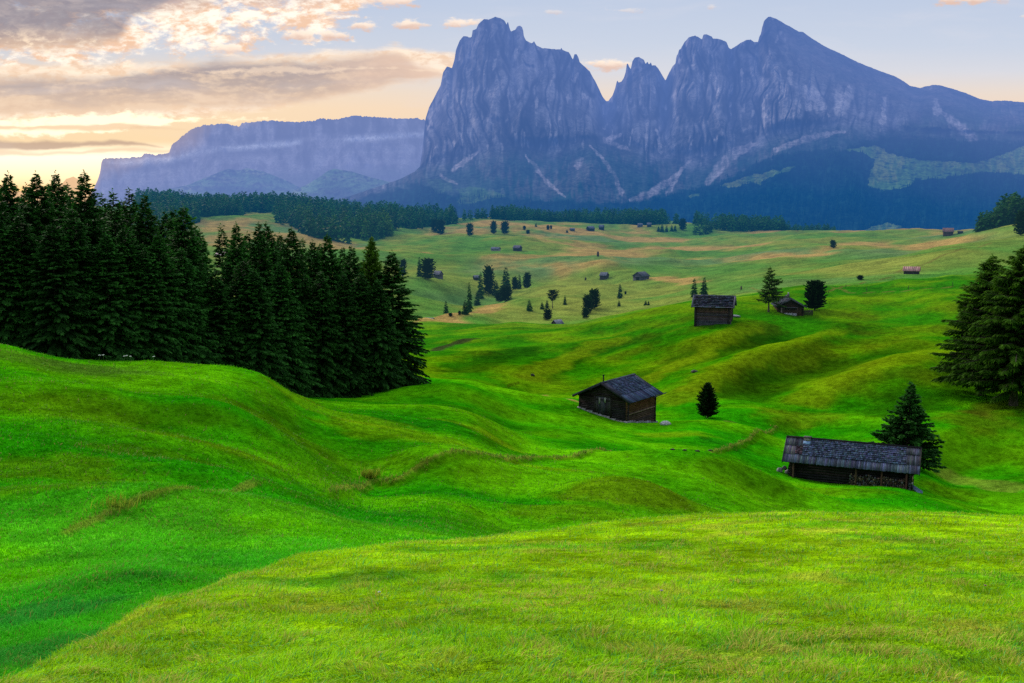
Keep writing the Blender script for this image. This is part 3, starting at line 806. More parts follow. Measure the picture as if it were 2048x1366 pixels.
# ---------------------------------------------------------------- daylight and sky
SUN_EL = math.radians(23); SUN_AZ = math.radians(-34)      # azimuth from straight ahead, negative to the left
w = bpy.data.worlds.new('World'); S.world = w; w.use_nodes = True
nt = NT(w.node_tree); nt.n.clear()
wout = nt.new('ShaderNodeOutputWorld')
bg = nt.new('ShaderNodeBackground')
tc = nt.new('ShaderNodeTexCoord').outputs['Generated']
d = nt.xyz(tc)
yy = nt.math('MAXIMUM', nt.math('ABSOLUTE', d[1]), 0.04)
az = nt.div(d[0], yy); el = nt.div(d[2], yy)
def A(x): return float(ray(x, 250)[0])
def E(y): return float(ray(1024, y)[1])
sky = nt.new('ShaderNodeTexSky'); sky.sky_type = 'NISHITA'; sky.sun_disc = False
sky.sun_elevation = SUN_EL; sky.sun_rotation = SUN_AZ
sky.air_density = 1.0; sky.dust_density = 1.5; sky.ozone_density = 1.5
nish = nt.mix(1.0, sky.outputs[0], (0.03, 0.03, 0.03), 'MULTIPLY')
nish = nt.mix(nt.step(d[2], 0.24, 0.45), (0, 0, 0), nish)

# sky units: hx runs left to right, hy downwards, 100 units are about three degrees
hx = nt.add(nt.mul(az, 1024.0 / A(2048)), 1024.0)
hy = nt.sub(415.0, nt.mul(el, 415.0 / E(0)))
t01 = nt.div(nt.add(hy, 600.0), 1100.0)
def T(y): return (y + 600.0) / 1100.0
right = nt.ramp(t01, [(0.0, (0.40, 0.53, 0.84)), (T(0), (0.53, 0.615, 0.78)), (T(90), (0.60, 0.665, 0.79)), (T(140), (0.70, 0.71, 0.77)), (T(180), (0.83, 0.72, 0.64)), (T(215), (0.90, 0.70, 0.54)), (T(415), (0.86, 0.62, 0.46))])
left = nt.ramp(t01, [(0.0, (0.38, 0.52, 0.80)), (T(0), (0.50, 0.59, 0.76)), (T(100), (0.66, 0.68, 0.74)), (T(150), (0.90, 0.74, 0.58)), (T(210), (1.0, 0.76, 0.50)), (T(280), (1.0, 0.74, 0.44)), (T(312), (1.4, 1.2, 0.90)), (T(350), (1.35, 1.05, 0.62)), (T(385), (1.25, 0.74, 0.26)), (T(440), (0.9, 0.6, 0.35))])
base = nt.mix(nt.step(hx, 150, 1250), left, right)

wv = nt.vec(nt.div(hx, 100.0), nt.div(hy, 48.0), 0.0)
n_w = nt.new('ShaderNodeTexNoise'); nt.l.new(wv, n_w.inputs['Vector']); n_w.inputs['Scale'].default_value = 0.55; n_w.inputs['Detail'].default_value = 5
wn = nt.xyz(n_w.outputs['Color'])
xw = nt.add(hx, nt.mul(nt.sub(wn[0], 0.5), 130.0)); yw = nt.add(hy, nt.mul(nt.sub(wn[1], 0.5), 52.0))
P1 = nt.vec(nt.div(xw, 100.0), nt.div(yw, 42.0), 0.3)
P2 = nt.vec(nt.div(xw, 100.0), nt.div(yw, 17.0), 1.7)
P3 = nt.vec(nt.div(hx, 100.0), nt.div(hy, 50.0), 4.0)
puff = nt.noise(P1, 0.85, 9, 0.62)
streak = nt.noise(P2, 0.55, 8, 0.58)
fine = nt.noise(P3, 3.4, 7, 0.62)
tuft = nt.noise(P1, 2.0, 8, 0.65)

def curve(pts):
    """piecewise line hx -> hy"""
    nd = nt.new('ShaderNodeFloatCurve')
    nt.put(nd.inputs['Value'], nt.math('ADD', nt.div(hx, 3000.0), 1.0 / 3.0, clamp=True))
    c = nd.mapping.curves[0]
    P = [((x + 1000) / 3000.0, (y + 800) / 1400.0) for x, y in pts]
    P = [(0.0, P[0][1])] + P + [(1.0, P[-1][1])]
    c.points[0].location = P[0]; c.points[1].location = P[-1]
    for p in P[1:-1]: c.points.new(*p)
    for p in c.points: p.handle_type = 'VECTOR'
    nd.mapping.update()
    return nt.sub(nt.mul(nd.outputs[0], 1400.0), 800.0)

def layer(top, bot, soft, noise, amp, lo=-0.25, hi=0.75, yc=None):
    """cover between two edge lines, frayed by a noise"""
    top = list(top); bot = list(bot)
    if top[-1][0] > -900 and top[-1][1] > -400:
        xe = max(top[-1][0], bot[-1][0]) + 70
        top = top + [(xe, top[-1][1] + 70)]; bot = bot + [(xe, bot[-1][1] - 70)]
    y = yc if yc is not None else nt.add(hy, nt.mul(nt.sub(wn[1], 0.5), 40.0))
    sd = nt.math('MINIMUM', nt.div(nt.sub(y, curve(top)), soft), nt.div(nt.sub(curve(bot), y), soft))
    sd = nt.math('MINIMUM', sd, 1.2)
    return nt.step(nt.add(sd, nt.mul(nt.sub(noise, 0.5), amp)), lo, hi)

# cream puffs at the upper left
f = layer([(-1000, -500), (700, -500), (760, -60), (800, 40)], [(-1000, 150), (0, 150), (260, 140), (420, 128), (560, 108), (650, 90), (720, 60), (790, 20), (860, -40), (1000, -90)], 42, nt.add(nt.mul(puff, 0.75), nt.mul(fine, 0.25)), 8.5, 0.15, 1.15)
shade = nt.step(nt.add(nt.mul(tuft, 0.6), nt.mul(fine, 0.4)), 0.42, 0.57)
base = nt.mix(f, base, nt.mix(shade, (0.93, 0.60, 0.40), (1.18, 1.05, 0.90)))
# tan haze over the top of the puffs
f = layer([(-1000, -500), (900, -500)], [(-1000, 40), (300, 40), (470, 26), (620, 30), (700, 8), (800, -10)], 26, puff, 4.0, 0.2, 1.6)
base = nt.mix(nt.mul(f, 0.85), base, nt.mix(shade, (0.40, 0.33, 0.36), (0.78, 0.60, 0.48)))
# dark violet bank at the corner
f = layer([(-1000, -700), (900, -700)], [(-1000, 112), (0, 112), (150, 112), (240, 92), (280, 50), (330, 20), (420, -30), (560, -90)], 26, nt.add(nt.mul(puff, 0.6), nt.mul(tuft, 0.4)), 5.2, 0.0, 1.25)
bc = nt.mix(nt.step(nt.add(hy, nt.mul(nt.sub(tuft, 0.5), 70.0)), 40, 105), (0.31, 0.285, 0.335), (0.78, 0.54, 0.38))
bc = nt.mix(nt.mul(nt.step(tuft, 0.45, 0.75), 0.55), bc, (0.54, 0.45, 0.44))
bc = nt.mix(nt.mul(nt.step(nt.add(nt.mul(tuft, 0.5), nt.mul(fine, 0.5)), 0.50, 0.62), nt.step(nt.add(hy, nt.mul(nt.sub(puff, 0.5), 60.0)), 50, 100)), bc, (1.10, 0.86, 0.62))
base = nt.mix(nt.mul(f, 0.94), base, bc)
# separate puffs to the right
for (x0, x1, y0, y1) in ((690, 775, 40, 62), (775, 868, 36, 60), (880, 985, 33, 58), (560, 640, 55, 82), (425, 500, 84, 108), (640, 720, 60, 78), (1160, 1275, 115, 138), (1850, 1965, -14, 11), (1975, 2010, -8, 6), (1085, 1135, 18, 30), (1200, 1280, 13, 26), (1405, 1430, 8, 22), (720, 850, -14, 14), (2020, 2050, 26, 38)):
    xm, ym = (x0 + x1) / 2, (y0 + y1) / 2
    qx = nt.div(nt.sub(nt.add(hx, nt.mul(nt.sub(wn[0], 0.5), 40.0)), xm), (x1 - x0) * 0.52)
    qy = nt.div(nt.sub(nt.add(hy, nt.mul(nt.sub(wn[1], 0.5), 14.0)), ym), (y1 - y0) * 0.52)
    r = nt.math('SQRT', nt.add(nt.mul(qx, qx), nt.mul(qy, qy)))
    faint = 0.35 if (1085 <= x0 <= 1430 and y1 < 40) or x0 > 1970 else 0.92
    f = nt.mul(nt.step(nt.add(nt.sub(1.0, r), nt.mul(nt.sub(nt.add(tuft, fine), 1.0), 2.6)), 0.0, 0.75), faint)
    base = nt.mix(f, base, nt.mix(nt.step(nt.add(qy, nt.mul(nt.sub(tuft, 0.5), 2.0)), -0.5, 0.7), (1.08, 0.90, 0.74), (0.80, 0.55, 0.44)))
# the long grey-peach layer tapering to the right, with a lit upper fringe
fr = layer([(-1000, 120), (300, 118), (420, 112), (560, 96), (740, 92), (800, 72), (850, 88), (910, 100), (960, 120)], [(-1000, 250), (0, 250), (300, 244), (560, 220), (720, 196), (900, 165), (960, 150)], 22, nt.add(nt.mul(puff, 0.5), nt.mul(streak, 0.5)), 4.0, -0.1, 0.9)
base = nt.mix(nt.mul(fr, 0.9), base, nt.mix(shade, (0.93, 0.66, 0.46), (1.10, 0.90, 0.70)))
f = layer([(-1000, 148), (0, 148), (180, 150), (330, 134), (430, 112), (540, 116), (700, 104), (800, 96), (830, 118), (900, 150)], [(-1000, 232), (0, 232), (200, 232), (420, 218), (600, 206), (740, 184), (860, 168), (900, 158)], 18, nt.add(nt.mul(streak, 0.5), nt.add(nt.mul(tuft, 0.3), nt.mul(fine, 0.2))), 4.2, -0.2, 1.0)
gl = nt.add(nt.add(hy, nt.mul(nt.sub(streak, 0.5), 110.0)), nt.mul(nt.sub(fine, 0.5), 40.0))
lc = nt.mix(nt.step(gl, 125, 235), (0.40, 0.345, 0.36), (0.86, 0.62, 0.44))
lc = nt.mix(nt.mul(nt.step(nt.add(nt.mul(streak, 0.6), nt.mul(fine, 0.4)), 0.47, 0.62), 0.6), lc, (0.90, 0.68, 0.50))
lc = nt.mix(nt.step(nt.add(hx, nt.mul(nt.sub(puff, 0.5), 300.0)), 520, 900), lc, (0.80, 0.58, 0.46))
base = nt.mix(nt.mul(f, 0.93), base, lc)
f = layer([(430, 134), (560, 126), (720, 128), (900, 140)], [(430, 142), (560, 146), (760, 140), (900, 148)], 7, fine, 3.2, 0.0, 1.0)
base = nt.mix(nt.mul(f, 0.6), base, (0.98, 0.76, 0.58))
# the glowing gap under the layer and its thin streaks
f = layer([(-1000, 226), (0, 226), (160, 222), (300, 232), (430, 226), (600, 232)], [(-1000, 276), (0, 276), (140, 272), (250, 262), (420, 240), (600, 238)], 12, nt.add(nt.mul(streak, 0.6), nt.mul(fine, 0.4)), 7.0, 0.0, 0.9)
base = nt.mix(f, base, (1.35, 1.15, 0.82))
f = layer([(-1000, 250), (70, 250), (300, 250), (420, 252)], [(-1000, 262), (70, 262), (200, 264), (420, 256)], 7, streak, 3.0, -0.1, 0.8)
base = nt.mix(nt.mul(f, 0.8), base, (0.90, 0.62, 0.38))
f = layer([(-1000, 278), (0, 278), (200, 280), (330, 290)], [(-1000, 296), (0, 296), (220, 292), (330, 291)], 7, streak, 2.2, -0.3, 0.7)
base = nt.mix(nt.mul(f, 0.85), base, (0.56, 0.39, 0.29))
f = layer([(-1000, 294), (0, 296), (420, 294)], [(-1000, 308), (0, 308), (420, 302)], 7, streak, 2.2, -0.2, 0.8)
base = nt.mix(nt.mul(f, 0.55), base, (0.82, 0.56, 0.36))
# a faint high veil over the clear part
veil = nt.mul(nt.step(nt.noise(nt.vec(nt.div(xw, 100.0), nt.div(yw, 14.0), 7.0), 0.35, 7, 0.6), 0.48, 0.8), 0.25)
base = nt.mix(nt.mul(veil, nt.step(hy, -300, 0)), base, (0.80, 0.76, 0.80))
# upper dome, out of the picture: bright even dawn sky
dome = nt.ramp(nt.div(d[2], 1.0), [(0.0, (0.9, 0.8, 0.75)), (0.25, (0.92, 0.97, 1.10)), (0.5, (1.0, 1.08, 1.24)), (1.0, (1.0, 1.10, 1.28))])
base = nt.mix(nt.step(d[2], 0.20, 0.36), base, dome)
# behind the viewer the dome stays plain and dim
base = nt.mix(nt.step(d[1], 0.10, -0.25), base, (0.52, 0.58, 0.68))
base = nt.mix(nt.step(d[2], 0.0, -0.05), base, (0.10, 0.12, 0.08))
tot = nt.mix(1.0, nish, base, 'ADD')
nt.l.new(tot, bg.inputs[0]); bg.inputs[1].default_value = 1.0
nt.l.new(bg.outputs[0], wout.inputs[0])
w.cycles.sampling_method = 'MANUAL'; w.cycles.sample_map_resolution = 1024

sl = bpy.data.lights.new('sun', 'SUN'); sl.energy = 3.2; sl.angle = math.radians(10); sl.color = (1.0, 0.90, 0.74)
so = bpy.data.objects.new('sun', sl); C.objects.link(so)
dv = Vector((math.sin(SUN_AZ) * math.cos(SUN_EL), math.cos(SUN_AZ) * math.cos(SUN_EL), math.sin(SUN_EL)))
so.rotation_euler = dv.to_track_quat('Z', 'Y').to_euler()
so.location = dv * 300
# ---------------------------------------------------------------- trees
def foliage_mat(name, c_dark, c_light, trans=0.25, haze=True):
    m = bpy.data.materials.new(name); m.use_nodes = True
    nt = NT(m.node_tree); nt.n.clear()
    out = nt.new('ShaderNodeOutputMaterial')
    at = nt.new('ShaderNodeAttribute', attribute_name='tint').outputs['Color']
    sep = nt.new('ShaderNodeSeparateColor'); nt.l.new(at, sep.inputs[0])
    oi = nt.new('ShaderNodeObjectInfo')
    pos = nt.new('ShaderNodeNewGeometry').outputs['Position']
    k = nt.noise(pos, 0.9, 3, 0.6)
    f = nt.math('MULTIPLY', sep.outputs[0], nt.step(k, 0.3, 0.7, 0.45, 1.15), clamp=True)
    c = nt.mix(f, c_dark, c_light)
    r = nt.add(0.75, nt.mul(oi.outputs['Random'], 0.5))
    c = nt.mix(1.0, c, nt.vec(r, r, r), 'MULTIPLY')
    b = nt.new('ShaderNodeBsdfPrincipled'); b.inputs['Roughness'].default_value = 0.8; b.inputs['Specular IOR Level'].default_value = 0.08
    nt.l.new(c, b.inputs['Base Color'])
    t = nt.new('ShaderNodeBsdfTranslucent'); nt.l.new(c, t.inputs[0])
    ms = nt.new('ShaderNodeMixShader'); ms.inputs[0].default_value = trans
    nt.l.new(b.outputs[0], ms.inputs[1]); nt.l.new(t.outputs[0], ms.inputs[2])
    sh = ms.outputs[0]
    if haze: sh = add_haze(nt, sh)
    nt.l.new(sh, out.inputs[0])
    return m

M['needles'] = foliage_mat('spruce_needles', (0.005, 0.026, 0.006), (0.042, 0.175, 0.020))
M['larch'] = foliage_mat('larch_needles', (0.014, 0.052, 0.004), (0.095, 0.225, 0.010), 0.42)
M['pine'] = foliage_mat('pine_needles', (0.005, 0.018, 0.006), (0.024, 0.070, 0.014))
m, nt, b, out = material('bark')
pos = nt.new('ShaderNodeTexCoord').outputs['Object']
mp = nt.new('ShaderNodeMapping'); nt.l.new(pos, mp.inputs[0]); mp.inputs['Scale'].default_value = (1, 1, 0.25)
f = nt.noise(mp.outputs[0], 9, 5, 0.65)
nt.l.new(nt.mix(nt.step(f, 0.35, 0.65), (0.028, 0.020, 0.014), (0.11, 0.085, 0.065)), b.inputs['Base Color'])
bump(nt, b, f, 0.7, 0.05)
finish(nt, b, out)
M['bark'] = m

def rot_about(v, ax, an):
    """vectorised rotation of v (n,3) about unit axes ax (n,3)"""
    c = np.cos(an)[:, None]; s_ = np.sin(an)[:, None]
    return v * c + np.cross(ax, v) * s_ + ax * (v * ax).sum(1, keepdims=True) * (1 - c)

def conifer(seed, H, R, prof, gap, nbr, up, droop, spray, per_m, base=0.02, trunk_r=0.16, hang=0.25, wide=0.32, tipfree=0.0, jitter=0.18, limb=True, limb_k=3, min_sp=3, asym=0.0):
    """returns (trunk mesh builder, crown arrays). prof(h) in 0..1 gives crown radius share at relative height h"""
    rng = np.random.default_rng(seed)
    tb = MB()
    bend = rng.normal(0, 0.012 * H, 2)
    def axis(h): return np.array([bend[0] * h * h, bend[1] * h * h, h * H])
    hs = np.linspace(0, 1, 9)
    tb.tube([tuple(axis(h)) for h in hs], [max(0.012, trunk_r * (1 - h) ** 0.9 * (1.35 if h == 0 else 1)) for h in hs], 7, cap=False)
    O = []; DR = []; LN = []; WD = []; TI = []; NRM = []
    z = base * H
    lean = rng.uniform(0, 6.28)
    while z < H * 0.992:
        h = z / H
        Rr = R * prof(h)
        n = max(3, int(round(nbr * (0.55 + 0.6 * (1 - h)) * rng.uniform(0.8, 1.2))))
        ph0 = rng.uniform(0, 6.28)
        for k in range(n):
            ph = ph0 + 6.283 * k / n + rng.normal(0, 0.25)
            l = max(0.12, Rr * (1 + rng.normal(0, jitter)) * (1 + asym * math.cos(ph - lean)))
            if rng.random() < 0.06: l *= 0.55
            zz = z + rng.normal(0, gap * 0.55)
            o = axis(min(max(zz / H, 0), 1))
            u_ = up(h) + rng.normal(0, 0.10); dr = droop(h) * rng.uniform(0.7, 1.3)
            ts = np.linspace(0, 1, 5)
            out2 = np.array([math.cos(ph), math.sin(ph)])
            def pos_(t): return np.stack([o[0] + out2[0] * l * t, o[1] + out2[1] * l * t, o[2] + l * (u_ * t - dr * t ** 1.7 + 0.55 * dr * np.maximum(t - 0.7, 0))], -1)
            if limb and l > 0.35:
                pp = pos_(ts)
                r0 = max(0.012, 0.018 * l + 0.006)
                tb.tube([tuple(p) for p in pp], [r0 * (1 - 0.75 * t) for t in ts], limb_k, cap=False)
            m = max(min_sp, int(l * per_m * rng.uniform(0.85, 1.15)))
            t = rng.uniform(0.10, 1.0, m) ** 0.72
            t[:1] = 1.0
            p = pos_(t); q = pos_(np.minimum(t + 0.05, 1.05)); dd = q - p
            dd /= np.linalg.norm(dd, axis=1, keepdims=True) + 1e-9
            side = rng.choice([-1, 1], m)
            ang = side * rng.uniform(0.25, 1.15, m) * np.where(t > 0.93, 0.3, 1)
            d2 = rot_about(dd, np.tile([0, 0, 1.0], (m, 1)), ang)
            d2[:, 2] += rng.normal(-hang, 0.22, m)
            d2 /= np.linalg.norm(d2, axis=1, keepdims=True)
            ln = spray * rng.uniform(0.65, 1.35, m) * (0.55 + 0.55 * np.minimum(1, l / R + 0.25)) * (1 - 0.25 * t)
            O.append(p); DR.append(d2); LN.append(ln); WD.append(ln * wide * rng.uniform(0.75, 1.25, m))
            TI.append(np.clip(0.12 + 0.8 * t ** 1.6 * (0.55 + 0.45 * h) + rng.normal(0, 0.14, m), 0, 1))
            nn = np.stack([rng.normal(0, 0.45, m), rng.normal(0, 0.45, m), np.ones(m)], 1)
            NRM.append(nn)
        z += gap * (0.55 + 0.75 * (1 - h)) * rng.uniform(0.8, 1.2)
    # leader
    m = 10
    zt = np.linspace(H * 0.94, H * 1.012, m); O.append(np.stack([np.full(m, axis(1)[0]), np.full(m, axis(1)[1]), zt], 1))
    an = rng.uniform(0, 6.28, m); DR.append(np.stack([np.cos(an) * 0.7, np.sin(an) * 0.7, np.full(m, 0.75)], 1)); LN.append(np.full(m, spray * 0.5)); WD.append(np.full(m, spray * 0.14)); TI.append(np.full(m, 0.8)); NRM.append(np.tile([0, 0.3, 1.0], (m, 1)))
    O = np.concatenate(O); DR = np.concatenate(DR); LN = np.concatenate(LN)[:, None]; WD = np.concatenate(WD)[:, None]; TI = np.concatenate(TI); NRM = np.concatenate(NRM)
    sd = np.cross(DR, NRM); sd /= np.linalg.norm(sd, axis=1, keepdims=True) + 1e-9
    sag = np.zeros_like(O); sag[:, 2] = -(LN[:, 0] * 0.10)
    v0 = O; v1 = O + DR * LN * 0.45 + sd * WD + sag * 0.2; v2 = O + DR * LN + sag; v3 = O + DR * LN * 0.45 - sd * WD + sag * 0.2
    n = len(O)
    V = np.stack([v0, v1, v2, v3], 1).reshape(-1, 3)
    I = np.arange(n) * 4
    T3 = np.concatenate([np.stack([I, I + 1, I + 2], 1), np.stack([I, I + 2, I + 3], 1)])
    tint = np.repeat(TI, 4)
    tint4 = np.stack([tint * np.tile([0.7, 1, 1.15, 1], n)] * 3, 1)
    return tb, (V, T3, np.clip(tint4, 0, 1))

def crown_mesh(name, arr): return np_mesh(name, arr[0], arr[1], arr[2])

def spruce_prof(h): return max(0.05, (1 - h) ** 0.70 * min(1, 0.82 + h * 1.6) * (1 if h < 0.93 else 0.8))
def slim_prof(h): return max(0.05, (1 - h) ** 0.78 * min(1, 0.8 + h * 1.5))
def larch_prof(h): return max(0.03, (1 - h) ** 0.75 * min(1, 0.55 + h * 2.0))
def pine_prof(h):
    x = (h - 0.03) / 0.97
    return max(0.08, (max(0.0, 1 - (abs(x - 0.36) / 0.66) ** 2.3)) ** 0.62)
def round_prof(h):
    x = (h - 0.38) / 0.62
    return max(0.05, math.sqrt(max(0.0, 1 - (2 * x - 1) ** 2))) if x > 0 else 0.02

KINDS = {}
def make_kind(key, n, leaf, crown_name='crown', **kw):
    lst = []
    for i in range(n):
        tb, arr = conifer(1000 + 37 * i + sum(map(ord, key)), **kw)
        lst.append((tb.mesh('trunk', True), crown_mesh('crown', arr), kw['H']))
    KINDS[key] = (lst, leaf)

UPS = lambda h: -0.10 + 0.62 * h ** 1.5
DRP = lambda h: 0.42 * (1 - h) + 0.05
make_kind('spruce', 5, 'needles', H=15.5, R=3.5, prof=spruce_prof, gap=0.24, nbr=11, up=UPS, droop=DRP, spray=0.46, per_m=30, wide=0.27, min_sp=6, hang=0.30, trunk_r=0.22, limb=False)
make_kind('slim_spruce', 2, 'needles', H=14, R=2.3, prof=slim_prof, gap=0.26, nbr=9, up=UPS, droop=DRP, spray=0.45, per_m=25, wide=0.28, min_sp=5, hang=0.28, trunk_r=0.18, limb=False)
make_kind('larch', 2, 'larch', H=15, R=4.2, prof=larch_prof, gap=0.22, nbr=11, up=lambda h: 0.08 + 0.5 * h, droop=lambda h: 0.20, spray=0.55, per_m=38, wide=0.13, hang=0.65, min_sp=9, base=0.12, trunk_r=0.26, limb=True, jitter=0.28)
make_kind('field_larch', 1, 'larch', H=8.5, R=3.3, prof=lambda h: max(0.03, (1 - h) ** 0.85 * (1.0 if h > 0.30 else 0.85)), gap=0.30, nbr=9, up=lambda h: 0.05 + 0.4 * h, droop=lambda h: 0.18, spray=0.55, per_m=22, wide=0.20, min_sp=6, hang=0.35, base=0.25, trunk_r=0.19, limb=True, jitter=0.25, asym=0.25)
make_kind('bushy_spruce', 1, 'needles', H=6.6, R=3.5, prof=lambda h: max(0.05, (1 - h) ** 1.05 * (0.75 + h * 1.1 if h < 0.23 else 1.0)), gap=0.22, nbr=12, up=lambda h: 0.10 + 0.35 * h, droop=lambda h: 0.12, spray=0.40, per_m=50, wide=0.28, min_sp=8, hang=0.1, base=0.03, trunk_r=0.16, limb=False, jitter=0.14)
make_kind('stone_pine', 2, 'pine', H=6.0, R=1.95, prof=pine_prof, gap=0.20, nbr=13, up=lambda h: 0.30 + 0.4 * h, droop=lambda h: 0.0, spray=0.44, per_m=32, wide=0.36, hang=-0.45, base=0.06, trunk_r=0.15, limb=False, jitter=0.13)
make_kind('pointed_pine', 1, 'pine', H=6.0, R=1.95, prof=lambda h: max(0.05, min(1, 0.62 + h * 1.5) * (1 - h) ** 0.62 * (1.12 if h < 0.6 else 1.05)), gap=0.19, nbr=13, up=lambda h: 0.30 + 0.5 * h, droop=lambda h: 0.0, spray=0.40, per_m=30, wide=0.30, hang=-0.35, base=0.05, trunk_r=0.15, limb=False, jitter=0.16)
make_kind('crooked_pine', 1, 'pine', H=8.0, R=2.3, prof=round_prof, gap=0.3, nbr=9, up=lambda h: 0.35, droop=lambda h: 0.05, spray=0.55, per_m=11, wide=0.34, hang=-0.2, base=0.42, trunk_r=0.22, limb=True, jitter=0.22)
LOWK = dict(limb=False, min_sp=2)
make_kind('mid_spruce', 3, 'needles', H=14, R=2.9, prof=slim_prof, gap=0.75, nbr=10, up=UPS, droop=DRP, spray=1.25, per_m=6.0, wide=0.38, hang=0.3, trunk_r=0.2, **LOWK)
make_kind('mid_pine', 2, 'pine', H=10, R=3.0, prof=pine_prof, gap=0.55, nbr=11, up=lambda h: 0.3 + 0.4 * h, droop=lambda h: 0, spray=1.0, per_m=6.5, wide=0.42, hang=-0.3, base=0.05, trunk_r=0.2, **LOWK)
make_kind('far_spruce', 5, 'needles', H=14, R=3.0, prof=lambda h: max(0.06, (1 - h) ** 0.70 * min(1, 0.72 + h * 1.6)), gap=1.5, nbr=7, up=UPS, droop=DRP, spray=2.3, per_m=2.0, wide=0.46, hang=0.3, trunk_r=0.22, **LOWK)

_count = {}
def plant(kind, loc, H, name, label, group=None, R=None, rot=None, whole=False, variant=None):
    """a tree = Empty > trunk, crown; copies share the meshes of their kind"""
    lst, leaf = KINDS[kind]
    i = _count.get(kind, 0); _count[kind] = i + 1
    tm, cm, H0 = lst[(i if variant is None else variant) % len(lst)]
    rng = random.Random(i * 7 + len(kind))
    k = H / H0
    e = thing(name, loc, rng.uniform(0, 6.28) if rot is None else rot, label, 'tree', group)
    kr = k if R is None else R
    e.scale = (kr, kr, k)
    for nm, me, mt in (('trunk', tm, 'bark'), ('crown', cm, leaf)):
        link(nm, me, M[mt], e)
    return e

def plant_px(kind, x, yb, yt, hw, name, label, group=None, D=None, **kw):
    """stand a tree on the ground under the photo's base point, as tall as the photo shows"""
    if D is None:
        p = ground_at(x, yb)
        if p is None: p = pt(x, yb, 400)
    else:
        q = pt(x, yb, D); p = Vector((q.x, D, ground_xy(q.x, D)))
    top = float(ray(x, yt)[1]) * p.y
    H = max(0.5, top - p.z)
    lst, leaf = KINDS[kind]
    H0 = lst[0][2]
    R0 = CROWN_R[kind]
    R = (hw / FPX * p.y) / R0 if hw else None
    p = Vector((p.x, p.y, p.z - 0.012 * H))
    return plant(kind, p, H, name, label, group, R=R, **kw)
CROWN_R = dict(pointed_pine=2.1, spruce=3.35, slim_spruce=2.3, larch=4.2, field_larch=2.75, bushy_spruce=3.1, stone_pine=2.1, crooked_pine=2.5, mid_spruce=3.1, mid_pine=3.3, far_spruce=3.2)
# ---------------------------------------------------------------- the dark wood on the left
ORD = ['', 'second', 'third', 'fourth', 'fifth', 'sixth', 'seventh', 'eighth', 'ninth', 'tenth', 'eleventh', 'twelfth', 'thirteenth', 'fourteenth', 'fifteenth', 'sixteenth', 'seventeenth', 'eighteenth', 'nineteenth', 'twentieth']
WOOD = [  # tip x, tip y, distance, crown half width in metres, kind, label
    (-45, 352, 80, 3.3, 'spruce', None),
    (2, 344, 78, 3.2, 'spruce', 'tall dark spruce cut by the left edge of the photo'),
    (42, 349, 83, 3.0, 'spruce', 'tall dark spruce second from the left edge, tip against the yellow glow'),
    (98, 349, 79, 3.2, 'spruce', 'tall dark spruce with a forked looking tip left of the distant orange peak'),
    (138, 348, 86, 2.8, 'spruce', 'slim tipped dark spruce standing right in front of the distant orange peak'),
    (184, 347, 80, 3.3, 'spruce', 'tall dark spruce whose tip touches the left end of the plateau mountain'),
    (220, 390, 90, 2.4, 'slim_spruce', 'dark spruce with the first narrow tip under the plateau cliff'),
    (247, 384, 84, 2.5, 'slim_spruce', 'dark spruce with the second narrow tip under the plateau cliff'),
    (275, 381, 86, 2.6, 'slim_spruce', 'dark spruce with the tallest narrow tip under the plateau cliff'),
    (304, 393, 83, 2.8, 'spruce', 'dark spruce whose tip marks the left end of the forested ridge behind'),
    (348, 424, 96, 2.6, 'spruce', 'dark spruce left of a pair, tip just under the forested ridge'),
    (362, 420, 90, 2.6, 'spruce', 'dark spruce in the middle of three tips just under the forested ridge'),
    (384, 414, 86, 3.2, 'spruce', 'dark spruce left of the gap in the wood, tallest of three tips'),
    (412, 462, 92, 2.6, 'slim_spruce', 'pale green lower spruce at the left side of the gap in the wood'),
    (456, 453, 97, 2.4, 'slim_spruce', 'thin spruce with gaps in its branches right of the gap in the wood'),
    (479, 450, 94, 2.8, 'spruce', 'dark spruce second right of the gap in the wood'),
    (525, 450, 96, 3.1, 'spruce', 'dark spruce behind the end of the bright grass crest, left of a twin tip'),
    (546, 447, 101, 3.0, 'spruce', 'dark spruce with a lighter green tip in the middle of the wood'),
    (591, 458, 99, 3.2, 'spruce', 'broad dark spruce standing alone between two lower ones in the wood'),
    (611, 480, 106, 2.6, 'slim_spruce', 'low slim spruce filling the notch right of a broad dark spruce'),
    (631, 484, 104, 2.8, 'spruce', 'dark spruce left of the yellow green tip in the wood'),
    (667, 471, 106, 3.3, 'spruce', 'spruce with a yellow green top near the right end of the wood'),
    (708, 496, 108, 3.1, 'spruce', 'dark spruce just left of the open branched larch in the wood'),
    (788, 505, 110, 4.0, 'spruce', 'broad dark spruce at the right end of the wood, branches to the ground'),
]
for (x, yt, D, r, kind, lab) in WOOD:
    if lab is None: lab = 'dark spruce mostly outside the photo, only its branches showing at the left edge'
    q = pt(x, 760, D); p = Vector((q.x, D, ground_xy(q.x, D) - 0.25))
    H = float(ray(x, yt)[1]) * D - p.z
    plant(kind, p, H, 'spruce_tree', lab, 'dark spruces of the wood on the left', R=r / CROWN_R[kind])
